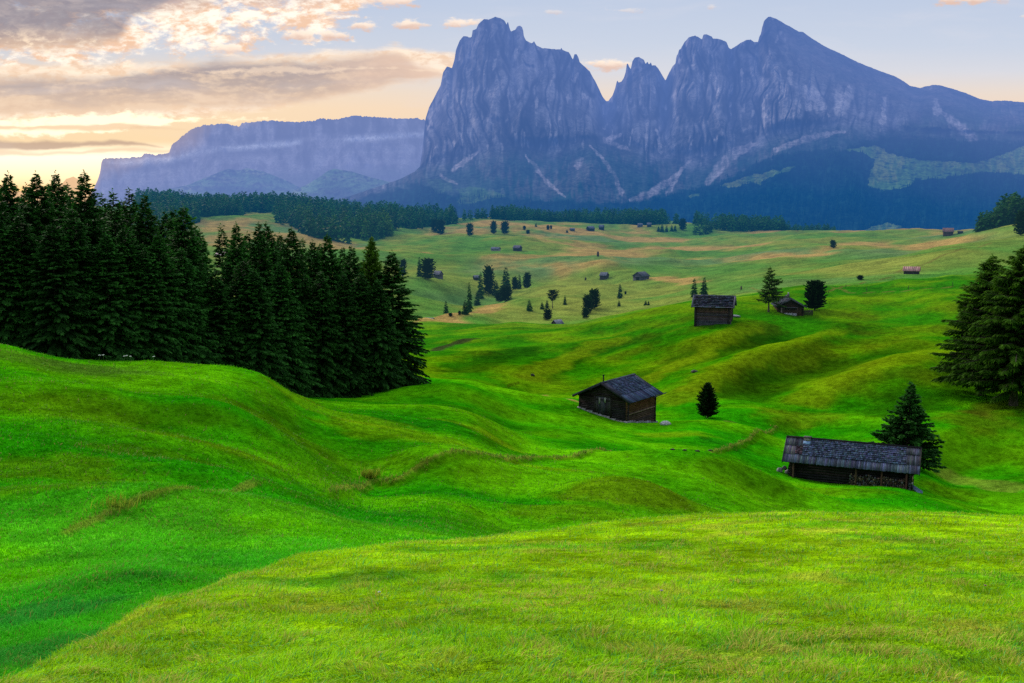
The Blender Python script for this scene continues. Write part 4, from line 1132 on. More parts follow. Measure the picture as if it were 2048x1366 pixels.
# lower trees that close the foot of the wood
FILL = [(25, 372, 88), (75, 372, 90), (120, 368, 92), (160, 372, 91), (205, 404, 95), (233, 408, 96), (262, 402, 97), (290, 408, 98), (328, 440, 100), (400, 452, 98), (505, 468, 104), (570, 470, 108), (650, 492, 112), (690, 498, 114), (728, 520, 116),
        (60, 430, 74), (120, 450, 73), (160, 420, 75), (225, 470, 76), (262, 455, 78), (330, 470, 80), (300, 500, 78), (372, 500, 82), (436, 545, 86), (492, 520, 89), (515, 540, 88), (566, 530, 93), (640, 545, 99), (690, 550, 101), (728, 548, 104), (757, 560, 104), (20, 440, 73)]
for (x, yt, D) in FILL:
    q = pt(x, 760, D); p = Vector((q.x, D, ground_xy(q.x, D) - 0.25))
    H = float(ray(x, yt)[1]) * D - p.z
    plant('spruce', p, H, 'spruce_tree', 'lower dark spruce at the foot of the left wood, its tip lost among taller ones', 'lower dark spruces at the foot of the wood', R=2.9 / CROWN_R['spruce'])
q = pt(748, 780, 112)
p = Vector((q.x, 112, ground_xy(q.x, 112) - 0.1))
plant('larch', p, float(ray(748, 474)[1]) * 112 - p.z, 'larch_tree', 'open branched pale green larch behind the right end spruce of the wood', R=2.7 / CROWN_R['larch'])

# ---------------------------------------------------------------- larches on the right edge
for (x, yb, yt, D, hw, lab) in ((1964, 792, 512, 125, 92, 'thinner larch with a bare lower trunk at the right, its left branches reaching out'), (2026, 815, 486, 119, 116, 'big larch with a leaning grey trunk at the right edge'),
                            (2078, 800, 500, 124, 110, 'dark larch mostly cut off by the right edge')):
    q = pt(x, yb, D); p = Vector((q.x, D, ground_xy(q.x, D) - 0.15))
    H = float(ray(x, yt)[1]) * D - p.z
    plant('larch', p, H, 'larch_tree', lab, R=(hw / FPX * D) / 4.2)

# ---------------------------------------------------------------- single trees
plant_px('field_larch', 1537, 624, 533, 27, 'larch_tree', 'feathery dark larch with a bare lower trunk left of the chimney cabin')
plant_px('stone_pine', 1629, 621, 564, 20, 'stone_pine', 'dense egg shaped pine right of the chimney cabin', variant=0)
plant_px('pointed_pine', 1415, 836, 767, 23, 'stone_pine', 'dense pointed egg shaped pine standing alone right of the log barn')
plant_px('bushy_spruce', 1813, 905, 767, 70, 'spruce_tree', 'wide skirted bushy dark spruce behind the long low hut', D=97)
SINGLE = [
    ('mid_pine', 806, 553, 521, 7, 'dark tree half hidden behind the top of the right end spruce'),
    ('mid_spruce', 839, 553, 514, 6, 'pale slim larch left of a dark round tree by a hidden hut'),
    ('mid_pine', 855, 559, 520, 13, 'dark round topped tree in front of a small hut beyond the wood'),
    ('mid_spruce', 939, 624, 565, 7, 'slim pointed spruce low at the left of the gully trees'),
    ('mid_spruce', 961, 597, 545, 8, 'upright dark spruce beside the tiny hut above the gully'),
    ('mid_pine', 977, 590, 535, 11, 'tall blunt topped tree second in the gully row'),
    ('mid_spruce', 1011, 582, 535, 12, 'tallest pointed spruce in the middle of the gully row'),
    ('mid_spruce', 992, 592, 560, 9, 'small spruce between the blunt tree and the tallest spruce of the gully'),
    ('mid_pine', 1030, 580, 556, 6, 'short dark tree just right of the tallest gully spruce'),
    ('mid_spruce', 1039, 578, 549, 5, 'thin tipped spruce left of the round tree ending the gully row'),
    ('mid_pine', 1054, 577, 547, 8, 'round topped tree that ends the gully row on the right'),
    ('mid_pine', 1011, 603, 573, 12, 'squat dome shaped tree in front of the gully row, right of a smaller one'),
    ('mid_pine', 999, 603, 583, 9, 'smaller squat tree pressed to the left of the dome shaped one'),
    ('mid_spruce', 930, 629, 600, 8, 'bushy tree at the lowest left end of the gully'),
    ('mid_spruce', 954, 611, 583, 7, 'shadowed spruce on the gully bank under the upright spruce'),
    ('mid_pine', 919, 631, 622, 3, 'tiny bush at the gully mouth'),
    ('mid_spruce', 892, 627, 602, 6, 'small lone spruce on the slope left of the gully'),
    ('mid_pine', 901, 634, 626, 4, 'low bush right of the small lone spruce'),
    ('mid_spruce', 1059, 623, 599, 7, 'neat cone shaped spruce on the near ridge below the gully row'),
    ('mid_spruce', 1084, 619, 604, 5, 'small spruce left of the crooked round pine'),
    ('mid_spruce', 1094, 617, 600, 5, 'small spruce leaning into the crooked round pine trunk'),
    ('crooked_pine', 1105, 617, 580, 11, 'pine with a bare pale trunk and a round crown'),
    ('mid_spruce', 1130, 610, 590, 4, 'slender small spruce right of the round crowned pine'),
    ('mid_pine', 1095, 641, 620, 8, 'rounded small tree against the left of the sunken hut roof'),
    ('mid_pine', 1175, 628, 592, 10, 'left of two dark blunt trees above the near slope'),
    ('mid_pine', 1188, 618, 581, 11, 'right and taller of two dark blunt trees above the near slope'),
    ('mid_pine', 1171, 637, 617, 7, 'olive bush at the foot of two dark blunt trees'),
    ('mid_spruce', 1240, 597, 568, 6, 'cone shaped spruce on the slope below the two grey huts'),
    ('mid_pine', 1251, 589, 583, 2, 'tiny shrub right of the cone shaped spruce below the grey huts'),
    ('mid_spruce', 1238, 613, 601, 4, 'small spruce in the dark fold under the cone shaped spruce'),
    ('mid_spruce', 1291, 611, 601, 4, 'left of two tiny spruces in the fold left of the shingled hay hut'),
    ('mid_spruce', 1297, 611, 602, 3, 'right of two tiny spruces in the fold left of the shingled hay hut'),
    ('mid_spruce', 1388, 594, 557, 8, 'left of two dark spruces behind the shingled hay hut roof'),
    ('mid_spruce', 1408, 592, 555, 9, 'right of two dark spruces behind the shingled hay hut roof'),
    ('mid_pine', 1666, 496, 481, 6, 'small lone round tree in the middle of the right far meadow'),
    ('mid_pine', 1720, 560, 551, 6, 'low dark bush on the meadow edge left of the pink roofed barn'),
    ('mid_pine', 940, 472, 448, 7, 'dark broad tree alone on the far meadow, left of two open trees'),
    ('mid_pine', 987, 468, 444, 6, 'open tree on a visible trunk, left of two on the far meadow'),
    ('mid_pine', 1010, 468, 444, 8, 'wider open tree, right of two on the far meadow'),
    ('mid_pine', 1049, 460, 452, 3, 'tiny far tree right of the two open trees'),
    ('mid_pine', 1056, 468, 460, 4, 'tiny far double bush below the tiny tree right of the open trees'),
    ('mid_spruce', 1072, 454, 446, 3, 'tiny far tree close under the middle tree belt'),
    ('mid_pine', 1096, 460, 451, 3, 'left tiny tree of a pair under the middle tree belt'),
    ('mid_pine', 1102, 458, 451, 2.5, 'right tiny tree of a pair under the middle tree belt'),
    ('mid_spruce', 1134, 466, 459, 3, 'tiny far tree left of the row of little far huts'),
    ('mid_pine', 870, 465, 440, 8, 'dark tree at the foot of the left tree belt'),
    ('mid_pine', 881, 469, 441, 9, 'paler tree beside the dark one at the foot of the left tree belt'),
    ('mid_spruce', 1317, 464, 452, 4, 'first tiny spruce left of a small clump below the right belt'),
    ('mid_spruce', 1324, 464, 448, 5, 'pointed spruce in a small clump below the right belt'),
    ('mid_spruce', 1333, 464, 451, 4, 'last tiny spruce right of a small clump below the right belt'),
    ('mid_spruce', 1343, 463, 450, 4, 'left spruce of a close pair below the right belt'),
    ('mid_spruce', 1350, 463, 450, 4, 'right spruce of a close pair below the right belt'),
    ('mid_pine', 1365, 461, 439, 7, 'pale broad tree standing between the close pair and the right belt'),
    ('mid_pine', 2041, 471, 424, 13, 'large dark tree in front of the hillside trees at the right edge'),
]
for k, x, yb, yt, hw, lab in SINGLE:
    nm = {'mid_spruce': 'spruce_tree', 'mid_pine': 'pine_tree', 'crooked_pine': 'pine_tree'}[k]
    if 'bush' in lab or 'shrub' in lab: nm = 'bush'
    plant_px(k, x, yb, yt, hw, nm, lab)
    
# ---------------------------------------------------------------- tree belts on the far ridge
rngF = np.random.default_rng(77)
far = []       # (x, y, z, height, stand)
def px_of(X, Y, Z):
    a = X / Y; s = Z / Y
    v = (s * CT + ST) / (CT - s * ST); k = CT + v * ST
    return CX + a * k * FPX, CY - v * FPX
LEFT_FOREST = [(290, 372), (800, 395), (800, 420), (790, 470), (745, 482), (690, 486), (640, 478), (600, 466), (575, 450), (552, 448), (548, 438), (562, 428), (500, 424), (470, 438), (420, 446), (398, 440), (360, 470), (300, 520), (250, 480)]
n = 20000
Y = np.exp(rngF.uniform(math.log(760), math.log(1680), n)); xx = rngF.uniform(230, 905, n); X = (xx - CX) / FPX * Y * 1.01
Z = gz(X, Y); px, py = px_of(X, Y, Z)
ok = in_poly(px, py, LEFT_FOREST) | ((px > 780) & (px < 905) & (Y > 1240) & (Y < 1460) & (py < 462 - 0.1 * (905 - px) + 4))
gap_ = fbm(X / 60, Y / 90, 3, 171)
ok &= (gap_ < 0.0) | (Y > 1450)
cand = [(X[i], Y[i], Z[i], rngF.uniform(12, 25) * (1 - 0.35 * max(0, gap_[i] + 0.1)), 0) for i in np.nonzero(ok)[0]]
def spaced(c, dmin, cap):
    out = []; grid = {}
    for p in c:
        g = (int(p[0] // dmin), int(p[1] // dmin)); bad = False
        for i in (-1, 0, 1):
            for j in (-1, 0, 1):
                for q in grid.get((g[0] + i, g[1] + j), ()):
                    if (q[0] - p[0]) ** 2 + (q[1] - p[1]) ** 2 < dmin * dmin: bad = True
        if not bad:
            grid.setdefault(g, []).append(p); out.append(p)
        if len(out) >= cap: break
    return out
far += spaced(cand, 8.0, 1500)
def belt(x0, x1, Y0, Y1, n, h0, h1, stand, sp=6.5):
    xx = rngF.uniform(x0, x1, n * 4); Y = rngF.uniform(Y0, Y1, n * 4); X = (xx - CX) / FPX * Y * 1.01
    Z = gz(X, Y)
    far.extend(spaced([(X[i], Y[i], Z[i], rngF.uniform(h0, h1), stand) for i in range(n * 4)], sp, n))
belt(786, 912, 1330, 1480, 110, 13, 20, 1); belt(928, 946, 1440, 1470, 4, 12, 15, 1); belt(952, 972, 1440, 1480, 6, 13, 16, 1)
belt(984, 1248, 1440, 1560, 230, 13, 19, 1); belt(1246, 1326, 1430, 1560, 90, 17, 23, 1); belt(1328, 1352, 1450, 1500, 5, 16, 19, 1)
belt(1384, 1412, 1380, 1480, 16, 13, 18, 2); belt(1384, 1420, 1270, 1330, 10, 12, 16, 2); belt(1424, 1560, 1300, 1420, 150, 14, 20, 2); belt(1556, 1660, 1300, 1430, 100, 8, 14, 2)
belt(1944, 1986, 600, 660, 40, 8, 12, 3, 3.2); belt(1980, 2160, 590, 680, 130, 13, 20, 3, 4.0)
STAND = {0: ('dark conifer in the forest that covers the far left slope', 'conifers of the far left forest'),
         1: ('dark conifer in the long middle tree belt on the far ridge', 'conifers of the middle belt on the far ridge'),
         2: ('dark conifer in the lower tree belt right of the middle one', 'conifers of the right belt on the far ridge'),
         3: ('dark conifer in the stand on the hillside at the right edge', 'conifers of the stand at the right edge')}
far.sort(key=lambda p: -p[3] / p[1])
far_meshes, _ = KINDS['far_spruce']
def whole_tree(i):
    """trunk and crown of a far tree in one mesh: too small in the photo to show parts"""
    tm, cm, H0 = far_meshes[i]
    me = cm.copy(); me.name = 'conifer'
    return me
far_one = [whole_tree(i) for i in range(len(far_meshes))]
for i, me in enumerate(far_one): me.materials.append(M['larch'] if i == 3 else M['needles'])
for i, (X, Y, Z, H, st) in enumerate(far[:290]):
    o = bpy.data.objects.new('conifer_tree', far_one[i % 5]); C.objects.link(o)
    k = H / 14.0
    o.location = (X, Y, Z - 0.3); o.rotation_euler = (0, 0, rngF.uniform(0, 6.28)); o.scale = (k * rngF.uniform(0.85, 1.25), k * rngF.uniform(0.85, 1.25), k)
    tag(o, STAND[st][0], 'tree', STAND[st][1])
def merged(name, items, mats, meshes, H0, seed):
    rng = np.random.default_rng(seed)
    VV = []; FF = []; TT = []; n = 0
    data = []
    for me in meshes:
        co = np.empty(len(me.vertices) * 3, np.float32); me.vertices.foreach_get('co', co)
        li = np.empty(len(me.loops), np.int32); me.loops.foreach_get('vertex_index', li)
        tc_ = np.empty(len(me.vertices) * 4, np.float32); me.attributes['tint'].data.foreach_get('color', tc_)
        data.append((co.reshape(-1, 3), li.reshape(-1, 3), tc_.reshape(-1, 4)[:, :3]))
    for i, (X, Y, Z, H) in enumerate(items):
        co, f, t = data[i % len(data)]
        an = rng.uniform(0, 6.28); c_, s_ = math.cos(an), math.sin(an); k = H / H0; kr = k * rng.uniform(0.85, 1.25)
        VV.append(np.stack([(co[:, 0] * c_ - co[:, 1] * s_) * kr + X, (co[:, 0] * s_ + co[:, 1] * c_) * kr + Y, co[:, 2] * k + Z - 0.3], 1))
        FF.append(f + n); n += len(co); TT.append(t * rng.uniform(0.35, 1.8))
    me = np_mesh(name, np.concatenate(VV), np.concatenate(FF), np.clip(np.concatenate(TT), 0, 1))
    o = link(name, me, mats)
    return o
rest = [p[:4] for p in far[290:]]
if rest:
    o = merged('forest', rest, M['needles'], far_one, 14.0, 5)
    tag(o, 'mass of dark conifers filling the far ridge forests behind the nearer trees', 'forest', kind='stuff')

# forest that clothes the foot of the rocky mountain
XS_, PY_, MX, MD, MZ = MASSIF
fm, md = forest_mask(XS_, PY_)
prob = (fm > 0.6) & (md < 0.5) & (PY_ < 478) & (XS_ > 840) & (XS_ < 2120)
idx = np.argwhere(prob)
sel = idx[rngF.choice(len(idx), min(4200, len(idx)), replace=False)]
edge = np.argwhere(prob & (np.roll(md, 4, 0) > 0.5))
if len(edge): sel = np.concatenate([sel, edge[rngF.choice(len(edge), min(500, len(edge)), replace=False)]])
def spike(seed, k=6):
    rng = np.random.default_rng(seed); mb = MB()
    V = []; F = []
    for r, z0, z1 in ((2.6, 0, 7), (2.1, 4, 11), (1.4, 8, 15)):
        b = len(V)
        for j in range(k):
            an = 6.283 * j / k + rng.uniform(-.2, .2); rr = r * rng.uniform(0.75, 1.25); V.append((rr * math.cos(an), rr * math.sin(an), z0 + rng.uniform(-.6, .6)))
        V.append((0, 0, z1))
        for j in range(k): F.append((b + j, b + (j + 1) % k, b + k))
    t = np.tile([0.35, 0.35, 0.35], (len(V), 1)); t[:, :] *= (np.array(V)[:, 2:3] / 15 + 0.3)
    me = np_mesh('spike', np.array(V), np.array(F), np.clip(t, 0, 1)); return me
sp = [spike(i) for i in range(4)]
items = [(MX[i, j], MD[i, j] - 3, MZ[i, j], rngF.uniform(12, 24)) for i, j in sel]
o = merged('mountain_forest', items, M['needles'], sp, 15.0, 9)
tag(o, 'dark blue conifer forest clothing the foot of the rocky mountains', 'forest', kind='stuff')
# ---------------------------------------------------------------- log barns and hay huts
def wood_mat(name, amount, scale, haze=True, rough=0.85):
    m, nt, b, out = material(name)
    at = nt.new('ShaderNodeAttribute', attribute_name='tint').outputs['Color']
    pos = nt.new('ShaderNodeTexCoord').outputs['Object']
    mp = nt.new('ShaderNodeMapping'); nt.l.new(pos, mp.inputs[0]); mp.inputs['Scale'].default_value = scale
    f = nt.noise(mp.outputs[0], 5.0, 6, 0.65); g = nt.noise(pos, 1.3, 3, 0.5)
    v = nt.step(nt.add(nt.mul(f, 0.7), nt.mul(g, 0.4)), 0.30, 0.80, 1 - amount, 1 + amount)
    nt.l.new(nt.mix(1.0, at, nt.vec(v, v, v), 'MULTIPLY'), b.inputs['Base Color'])
    b.inputs['Roughness'].default_value = rough
    b.inputs['Specular IOR Level'].default_value = 0.0
    bump(nt, b, f, 0.5, 0.02)
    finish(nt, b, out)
    return m
M['log'] = wood_mat('weathered_logs', 0.65, (0.35, 2.0, 4.0))
M['shingle'] = wood_mat('weathered_shingles', 0.55, (3.0, 0.6, 0.6))
M['plank'] = wood_mat('weathered_planks', 0.6, (4.0, 4.0, 0.4))
m, nt, b, out = material('stone')
pos = nt.new('ShaderNodeTexCoord').outputs['Object']
at = nt.new('ShaderNodeAttribute', attribute_name='tint').outputs['Color']
f = nt.noise(pos, 4.0, 6, 0.65)
v = nt.step(f, 0.3, 0.7, 0.5, 1.4)
nt.l.new(nt.mix(1.0, at, nt.vec(v, v, v), 'MULTIPLY'), b.inputs['Base Color'])
bump(nt, b, f, 0.7, 0.05)
finish(nt, b, out)
M['stone'] = m
M['metal'] = wood_mat('dull_metal', 0.3, (1, 1, 1), rough=0.5)

R = random.Random(11)
def jit(c, a):
    k = 1 + R.uniform(-a, a)
    return tuple(max(0, q * k * (1 + R.uniform(-a * 0.3, a * 0.3))) for q in c)

class Cabin:
    def __init__(self, name, label, cat, mid, ridge_z, ground_z, ang, L, W, pitch, over_end, over_side, group=None):
        """mid: (x, y) under the middle of the ridge"""
        self.z0 = ground_z
        self.e = thing(name, (mid[0], mid[1], ground_z), ang, label, cat, group)
        self.L, self.W = L, W; self.t = math.tan(pitch); self.pitch = pitch
        self.zr = ridge_z - ground_z
        self.rl = L / 2 + over_end; self.rw = W / 2 + over_side
        self.slope = self.rw / math.cos(pitch)
    def roof_z(self, y): return self.zr - abs(y) * self.t
    def log_walls(self, r, colours, down=-2.0, ends=0.22, gap_front=None, k=6, base=None):
        """colours: dict of end colours for -x, +x, -y, +y walls"""
        L, W = self.L / 2, self.W / 2
        for key in ('-x', '+x', '-y', '+y'):
            mb = MB()
            z = down + (r if key[1] == 'x' else 0)
            i = 0
            while True:
                top = self.zr - 0.16
                if key[1] == 'y':
                    if z + r > self.roof_z(W) - 0.06: break
                    y = -W if key[0] == '-' else W
                    p, q = (-L - ends * R.uniform(0.7, 1.1), y, z), (L + ends * R.uniform(0.7, 1.1), y, z)
                else:
                    hw = min(W + ends * R.uniform(0.7, 1.1), (self.zr - 0.14 - z - r) / self.t)
                    if hw < 0.12: break
                    x = -L if key[0] == '-' else L
                    p, q = (x, -hw, z), (x, hw, z)
                lo, hi = colours[key]
                f = min(1, max(0, (z) / max(0.5, self.roof_z(W)))) + R.uniform(-0.2, 0.2)
                f = min(1, max(0, f))
                c = jit(tuple(a * (1 - f) + b_ * f for a, b_ in zip(lo, hi)), 0.3)
                mb.tube([p, q], [r * R.uniform(0.92, 1.04), r * R.uniform(0.92, 1.04)], k, c)
                z += r * 1.86; i += 1
            # a dark inner lining so no light leaks between the logs
            y0 = 0.05
            cc = (0.01, 0.008, 0.007)
            if key[1] == 'y':
                y = (-W + y0) if key[0] == '-' else (W - y0)
                mb.box(-L + 0.1, L - 0.1, y - 0.02, y + 0.02, down, self.roof_z(W) - 0.12, cc)
            else:
                x = (-L + y0) if key[0] == '-' else (L - y0)
                zt = self.roof_z(W) - 0.12
                mb.add([(x, -W + .1, down), (x, W - .1, down), (x, W - .1, zt), (x, 0, self.zr - 0.2), (x, -W + .1, zt)], f4=[(0, 1, 2, 4)], f3=[(4, 2, 3)], c=cc)
            mb.build('log_wall', M['log'], self.e)
    def P(self, side, x, d, h):
        c, s = math.cos(self.pitch), math.sin(self.pitch)
        return (x, side * (d * c + h * s), self.zr - d * s + h * c)
    def board(self, mb, side, x0, x1, d0, d1, h0, h1, th, c):
        P = self.P
        v = [P(side, x0, d0, h0), P(side, x1, d0, h0), P(side, x1, d1, h1), P(side, x0, d1, h1),
             P(side, x0, d0, h0 + th), P(side, x1, d0, h0 + th), P(side, x1, d1, h1 + th), P(side, x0, d1, h1 + th)]
        if side > 0: v = [v[i] for i in (1, 0, 3, 2, 5, 4, 7, 6)]
        mb.hexa(v, c)
    def roof(self, zones, deck=(0.02, 0.018, 0.018), th=0.07, ridge=True, ridge_c=(0.06, 0.065, 0.085)):
        """zones(side): list of (x0, x1, d0, d1, exposure, board width, thickness, colour, lift) in metres down the slope"""
        for side in (-1, 1):
            mb = MB()
            self.board(mb, side, -self.rl + 0.05, self.rl - 0.05, 0.0, self.slope - 0.06, -th, -th, th - 0.012, deck)
            for (x0, x1, d0, d1, ex, bw, bt, colr, lift) in zones(side):
                n = max(1, int(round((d1 - d0) / ex))); ex2 = (d1 - d0) / n
                for i in range(n - 1, -1, -1):
                    a = d0 + i * ex2 - (0.06 if i else 0.0); b_ = d0 + (i + 1) * ex2
                    x = x0
                    while x < x1 - 0.02:
                        w = min(bw * R.uniform(0.6, 1.4), x1 - x)
                        if x1 - x - w < bw * 0.4: w = x1 - x
                        e = R.uniform(-0.03, 0.03) if n > 1 else R.uniform(-0.02, 0.05)
                        lf = lift * R.uniform(0.4, 1.6)
                        self.board(mb, side, x + 0.006, x + w - 0.006, a, b_ + e, 0.004 + 0.012 * R.random(), bt * 0.9 + lf, bt, jit(colr, 0.55))
                        x += w
            mb.build('roof_slope', M['shingle'], self.e)
        if ridge:
            mb = MB()
            for side in (-1, 1):
                self.board(mb, side, -self.rl - 0.02, self.rl + 0.02, -0.02 if side < 0 else 0.0, 0.17, 0.075, 0.085, 0.03, jit(ridge_c, 0.2))
            mb.build('ridge_board', M['plank'], self.e)
    def barge(self, c=(0.05, 0.05, 0.06), ends=(-1, 1)):
        for ex in ends:
            mb = MB()
            for side in (-1, 1):
                self.board(mb, side, ex * self.rl - 0.03, ex * self.rl + 0.03, 0.0, self.slope, -0.17, -0.17, 0.26, jit(c, 0.2))
            mb.build('barge_board', M['plank'], self.e)
    def purlins(self, c=(0.05, 0.035, 0.025)):
        mb = MB()
        for y in (-self.W / 2, -self.W / 4, 0, self.W / 4, self.W / 2):
            z = self.roof_z(y) - 0.19
            mb.tube([(-self.rl + 0.12, y, z), (self.rl - 0.12, y, z)], [0.085, 0.085], 6, jit(c, 0.2))
        mb.build('purlin', M['log'], self.e)

def ridge_mid(x, y, D):
    p = pt(x, y, D); return (p.x, p.y), p.z

BLUEROOF = (0.060, 0.078, 0.128); PALEROOF = (0.080, 0.098, 0.155)
# ---- the log barn in the middle
(mx, my), rz = ridge_mid(1236, 757, 109.8)
g = ground_xy(mx, my)
b1 = Cabin('log_barn', 'log barn with tall double doors in its gable, alone in the middle meadow', 'barn', (mx, my), rz, rz - 4.3, math.radians(53), 6.0, 6.0, math.radians(26), 0.55, 0.72)
dk = (0.030, 0.024, 0.022); br = (0.150, 0.066, 0.026); bl = (0.045, 0.042, 0.050)
b1.log_walls(0.105, {'-x': (bl, dk), '+x': (dk, dk), '-y': ((0.050, 0.038, 0.034), br), '+y': (dk, dk)}, down=-2.2, ends=0.2)
def z1(side):
    s = b1.slope; l = b1.rl
    return [(-l, l, s * 0.60, s, 9, 0.16, 0.03, (0.045, 0.062, 0.108), 0.0), (-l + 0.75, l - 0.45, 0.1, s * 0.64, 0.24, 0.17, 0.03, BLUEROOF, 0.045),
            (-l, -l + 0.75, 0.05, s * 0.62, 9, 0.18, 0.03, (0.05, 0.058, 0.082), 0.0), (l - 0.45, l, 0.05, s * 0.62, 9, 0.18, 0.03, (0.055, 0.062, 0.085), 0.0)]
b1.roof(z1); b1.purlins(); b1.barge((0.040, 0.042, 0.055))
def double_door(cab, x, y0, y1, z0, z1_, c, facing=-1):
    for k, (a, b_) in enumerate(((y0, (y0 + y1) / 2), ((y0 + y1) / 2, y1))):
        mb = MB(); n = 4; wd = (b_ - a) / n
        for i in range(n):
            mb.box(x - 0.05, x + 0.02, a + wd * i + 0.008, a + wd * (i + 1) - 0.008, z0 + R.uniform(-0.03, 0.03), z1_ + R.uniform(-0.02, 0.02), jit(c, 0.5))
        d = mb.build('door', M['plank'], cab.e)
        mb = MB()
        for zz in (z0 + 0.35, z1_ - 0.35): mb.box(x - 0.085, x - 0.052, a + 0.05, b_ - 0.05, zz - 0.06, zz + 0.06, jit((0.03, 0.026, 0.026), 0.2))
        mb.build('door_batten', M['plank'], d)
    mb = MB()
    mb.box(x - 0.10, x + 0.02, y0 - 0.16, y1 + 0.16, z1_ + 0.03, z1_ + 0.17, (0.035, 0.028, 0.024))
    for yy in (y0 - 0.09, y1 + 0.09): mb.box(x - 0.09, x + 0.02, yy - 0.07, yy + 0.07, z0 - 0.2, z1_ + 0.028, (0.035, 0.03, 0.028))
    mb.build('door_frame', M['plank'], cab.e)
double_door(b1, -3.0 - 0.10, -0.95, 0.95, 0.55, 2.72, (0.060, 0.058, 0.064))
mb = MB()
mb.box(-3.22, -3.12, -0.42, -0.20, 2.1, 2.65, (0.30, 0.28, 0.27)); mb.box(-3.22, -3.12, 0.30, 0.48, 1.9, 2.6, (0.26, 0.24, 0.23))
mb.build('pale_board', M['plank'], b1.e)
mb = MB(); mb.box(-2.9, 3.05, -3.16, -3.10, 1.02, 1.10, (0.20, 0.15, 0.11)); mb.build('rail', M['plank'], b1.e)
mb = MB()
def gl_(x, y):
    a = b1.e.rotation_euler[2]; c_, s_ = math.cos(a), math.sin(a)
    return ground_xy(x * c_ - y * s_ + b1.e.location.x, x * s_ + y * c_ + b1.e.location.y) - b1.e.location.z
yy = -3.15
while yy < 3.0:
    wd = R.uniform(0.35, 0.75); g0 = gl_(-3.2, yy + wd / 2); t_ = R.uniform(0.10, 0.24)
    mb.hexa([(-3.27 - R.uniform(0, .06), yy, g0 - 1), (-3.02, yy, g0 - 1), (-3.02, yy + wd - 0.02, g0 - 1), (-3.27, yy + wd - 0.02, g0 - 1),
             (-3.22 - R.uniform(0, .05), yy, g0 + t_), (-3.02, yy, g0 + t_), (-3.02, yy + wd - 0.02, g0 + t_ * 0.9), (-3.22, yy + wd - 0.02, g0 + t_ * 0.9)], jit((0.26, 0.25, 0.25), 0.3))
    yy += wd
xx = -3.1
while xx < 3.0:
    wd = R.uniform(0.4, 0.8); g0 = gl_(xx + wd / 2, -3.2); t_ = R.uniform(0.08, 0.22)
    mb.hexa([(xx, -3.27, g0 - 1), (xx + wd - 0.02, -3.27, g0 - 1), (xx + wd - 0.02, -3.02, g0 - 1), (xx, -3.02, g0 - 1), (xx, -3.2, g0 + t_), (xx + wd - 0.02, -3.2, g0 + t_), (xx + wd - 0.02, -3.02, g0 + t_), (xx, -3.02, g0 + t_)], jit((0.17, 0.17, 0.19), 0.3))
    xx += wd
mb.build('stone_footing', M['stone'], b1.e)
mb = MB(); mb.tube([(-1.6, 0.9, b1.zr - 0.4), (-1.6, 0.9, b1.zr + 0.42)], [0.07, 0.07], 8, (0.02, 0.02, 0.022)); mb.tube([(-1.6, 0.9, b1.zr + 0.44), (-1.6, 0.9, b1.zr + 0.54)], [0.12, 0.10], 8, (0.02, 0.02, 0.022)); mb.build('stove_pipe', M['metal'], b1.e)
mb = MB(); mb.tube([(1.5, -3.75, b1.roof_z(3.7) - 0.12), (4.4, -3.7, b1.roof_z(3.7) - 0.05)], [0.06, 0.05], 6, (0.05, 0.05, 0.06)); mb.build('gutter_log', M['log'], b1.e)

# ---- the long low hut at the right
(mx, my), rz = ridge_mid(1705, 884, 85)
b2 = Cabin('long_hut', 'long low hut with grey shingle roof and firewood under its eave, at the lower right', 'hut', (mx, my), rz, rz - 3.15, math.radians(-23), 9.6, 3.9, math.radians(32), 0.75, 0.72)
b2.log_walls(0.12, {'-x': (dk, dk), '+x': ((0.10, 0.10, 0.115), (0.055, 0.05, 0.05)), '-y': ((0.026, 0.024, 0.026), (0.016, 0.013, 0.012)), '+y': (dk, dk)}, down=-1.2, ends=0.3)
def z2(side):
    s = b2.slope; l = b2.rl
    return [(-l, l, s * 0.66, s, 9, 0.13, 0.03, (0.070, 0.084, 0.125), 0.0), (-l + 1.55, l - 1.15, 0.08, s * 0.70, 0.225, 0.15, 0.03, PALEROOF, 0.05), (-l + 0.95, -l + 1.55, s * 0.32, s * 0.66, 0.22, 0.15, 0.03, (0.09, 0.060, 0.075), 0.04),
            (-l, -l + 0.95, s * 0.31, s * 0.68, 9, 0.13, 0.03, (0.080, 0.078, 0.100), 0.0), (-l, -l + 1.55, 0.05, s * 0.34, 9, 0.13, 0.035, (0.070, 0.076, 0.098), 0.03),
            (l - 1.15, l, s * 0.28, s * 0.68, 9, 0.13, 0.03, (0.068, 0.074, 0.092), 0.0), (l - 1.15, l, 0.05, s * 0.30, 9, 0.13, 0.035, (0.070, 0.076, 0.095), 0.03)]
b2.roof(z2, ridge_c=(0.018, 0.018, 0.020)); b2.purlins(); b2.barge((0.05, 0.045, 0.045))
mb = MB()
ch = b2.P(-1, -3.75, 0.20, 0.0)
mb.box(-4.0, -3.5, ch[1] - 0.22, ch[1] + 0.24, ch[2] - 0.1, ch[2] + 0.22, (0.28, 0.24, 0.22)); cn = mb.build('chimney', M['stone'], b2.e)
mb = MB(); mb.box(-4.08, -3.42, ch[1] - 0.30, ch[1] + 0.32, ch[2] + 0.223, ch[2] + 0.27, (0.05, 0.045, 0.045)); mb.build('chimney_cap', M['stone'], cn)
mb = MB(); b2.board(mb, -1, -4.05, -3.45, 0.48, 0.86, 0.085, 0.10, 0.015, (0.16, 0.26, 0.42)); mb.build('roof_flashing', M['metal'], b2.e)
